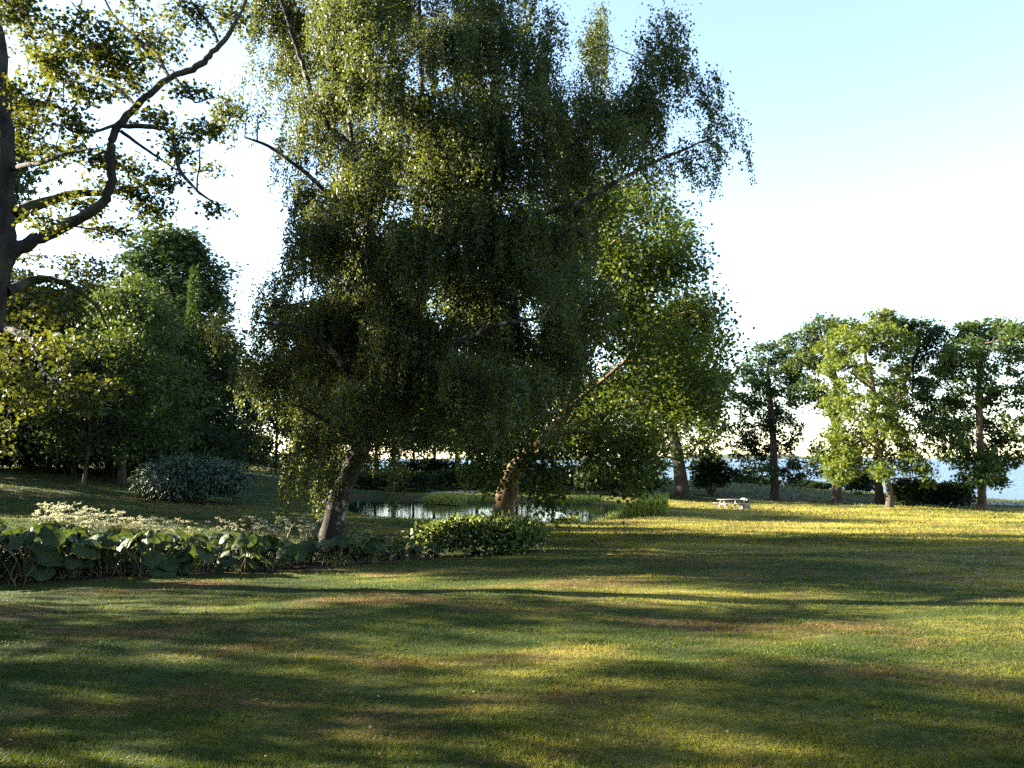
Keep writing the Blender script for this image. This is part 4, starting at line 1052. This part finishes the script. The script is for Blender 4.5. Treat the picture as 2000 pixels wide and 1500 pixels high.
grass_blades(360000, 3.2, 26, 1.0, .42, 1.6)
grass_blades(110000, 20, 100, 1.0, .5, 1.6)
nt_ = 420
tx_, ty_ = None, 1 / rng.uniform(1 / 18, 1 / 3.4, nt_)
tx_ = rng.uniform(-.8, .8, nt_) * ty_
for q in range(nt_):
    if poly_sd(tx_[q:q+1], ty_[q:q+1], BED)[0] < .2: continue
    k = int(rng.integers(14, 60)); R_ = .02 + .07 * rng.random()
    x = tx_[q] + rng.normal(0, R_, k); y = ty_[q] + rng.normal(0, R_, k); z = gz(tx_[q], ty_[q])
    h = (.025 + .035 * rng.random()) * (.6 + .7 * rng.random(k)); b = rng.random(k) * 6.28; a = rng.random(k) * 6.28; w_ = max(.003, .4 * ty_[q] / 789)
    B = np.stack([x, y, np.full(k, z - .01)], -1); W = np.stack([np.cos(a) * w_, np.sin(a) * w_, 0 * a], -1)
    tip = B + np.stack([np.cos(b) * h * .8, np.sin(b) * h * .8, h], -1)
    mb.add(np.stack([B - W, B + W, tip], 1).reshape(-1, 3), np.arange(3 * k).reshape(-1, 3), rng.random(k) * .6)
tag(mb.build('grass', M['blade']), 'short mown grass blades covering the lawn, green and straw yellow', 'grass', kind='stuff')

lt = MB(); k = 170
y = 1 / rng.uniform(1 / 16, 1 / 3.6, k); x = rng.uniform(-.75, .75, k) * y; ok = poly_sd(x, y, BED) > .1; x, y = x[ok], y[ok]; k = len(x)
C = np.stack([x, y, ground(x, y) + .028], -1); N = rng.normal(0, .35, (k, 3)); N[:, 2] += 1
leaves(lt, C, rng.standard_normal((k, 3)) * np.array([1, 1, .2]), N, (.016 + .02 * rng.random(k)), .012 + .012 * rng.random(k), OVAL, rng.random(k))
tag(lt.build('fallen_leaves', M['litter']), 'small pale dry leaves and clover heads scattered on the near lawn', 'leaves', kind='stuff')
# ------------------------------------------------------------------ light, sky, camera
AZ, EL = math.radians(13), math.radians(18)          # the sun stands left of the view, a little ahead
sdir = Vector((-math.cos(EL) * math.cos(AZ), math.cos(EL) * math.sin(AZ), math.sin(EL)))
sl = bpy.data.lights.new('sun', 'SUN'); sl.energy = 5.0; sl.angle = math.radians(0.5); sl.color = (1.0, 0.90, 0.70)
so = bpy.data.objects.new('sun', sl); COL.objects.link(so)
so.rotation_euler = sdir.to_track_quat('Z', 'Y').to_euler()
w = bpy.data.worlds.new('World'); scene.world = w; w.use_nodes = True
nt = w.node_tree; nt.nodes.clear()
sky = nt.nodes.new('ShaderNodeTexSky'); sky.sky_type = 'NISHITA'; sky.sun_disc = False
sky.sun_elevation = EL; sky.sun_rotation = math.atan2(sdir.x, sdir.y)
sky.air_density = 0.85; sky.dust_density = 0.25; sky.ozone_density = 0.8
bg = nt.nodes.new('ShaderNodeBackground'); bg.inputs[1].default_value = 0.06
wo = nt.nodes.new('ShaderNodeOutputWorld')
nt.links.new(mix(nt, 1.0, sky.outputs[0], (1.12, 1.06, 1.0), 'MULTIPLY'), bg.inputs[0]); nt.links.new(bg.outputs[0], wo.inputs[0])

cam = bpy.data.cameras.new('camera'); co = bpy.data.objects.new('camera', cam); COL.objects.link(co)
cam.sensor_width = 36.0; cam.lens = 36.0 * FPX / 2000.0
cam.clip_start = 0.1; cam.clip_end = 20000
co.location = CAM; co.rotation_euler = (math.pi / 2 + PITCH, 0, 0)
scene.camera = co
scene.view_settings.view_transform = 'Standard'; scene.view_settings.look = 'None'
scene.view_settings.gamma = 1.0; scene.view_settings.exposure = 3.4
c = scene.cycles
c.max_bounces = 6; c.diffuse_bounces = 3; c.glossy_bounces = 3; c.transmission_bounces = 4; c.transparent_max_bounces = 6
c.use_denoising = False
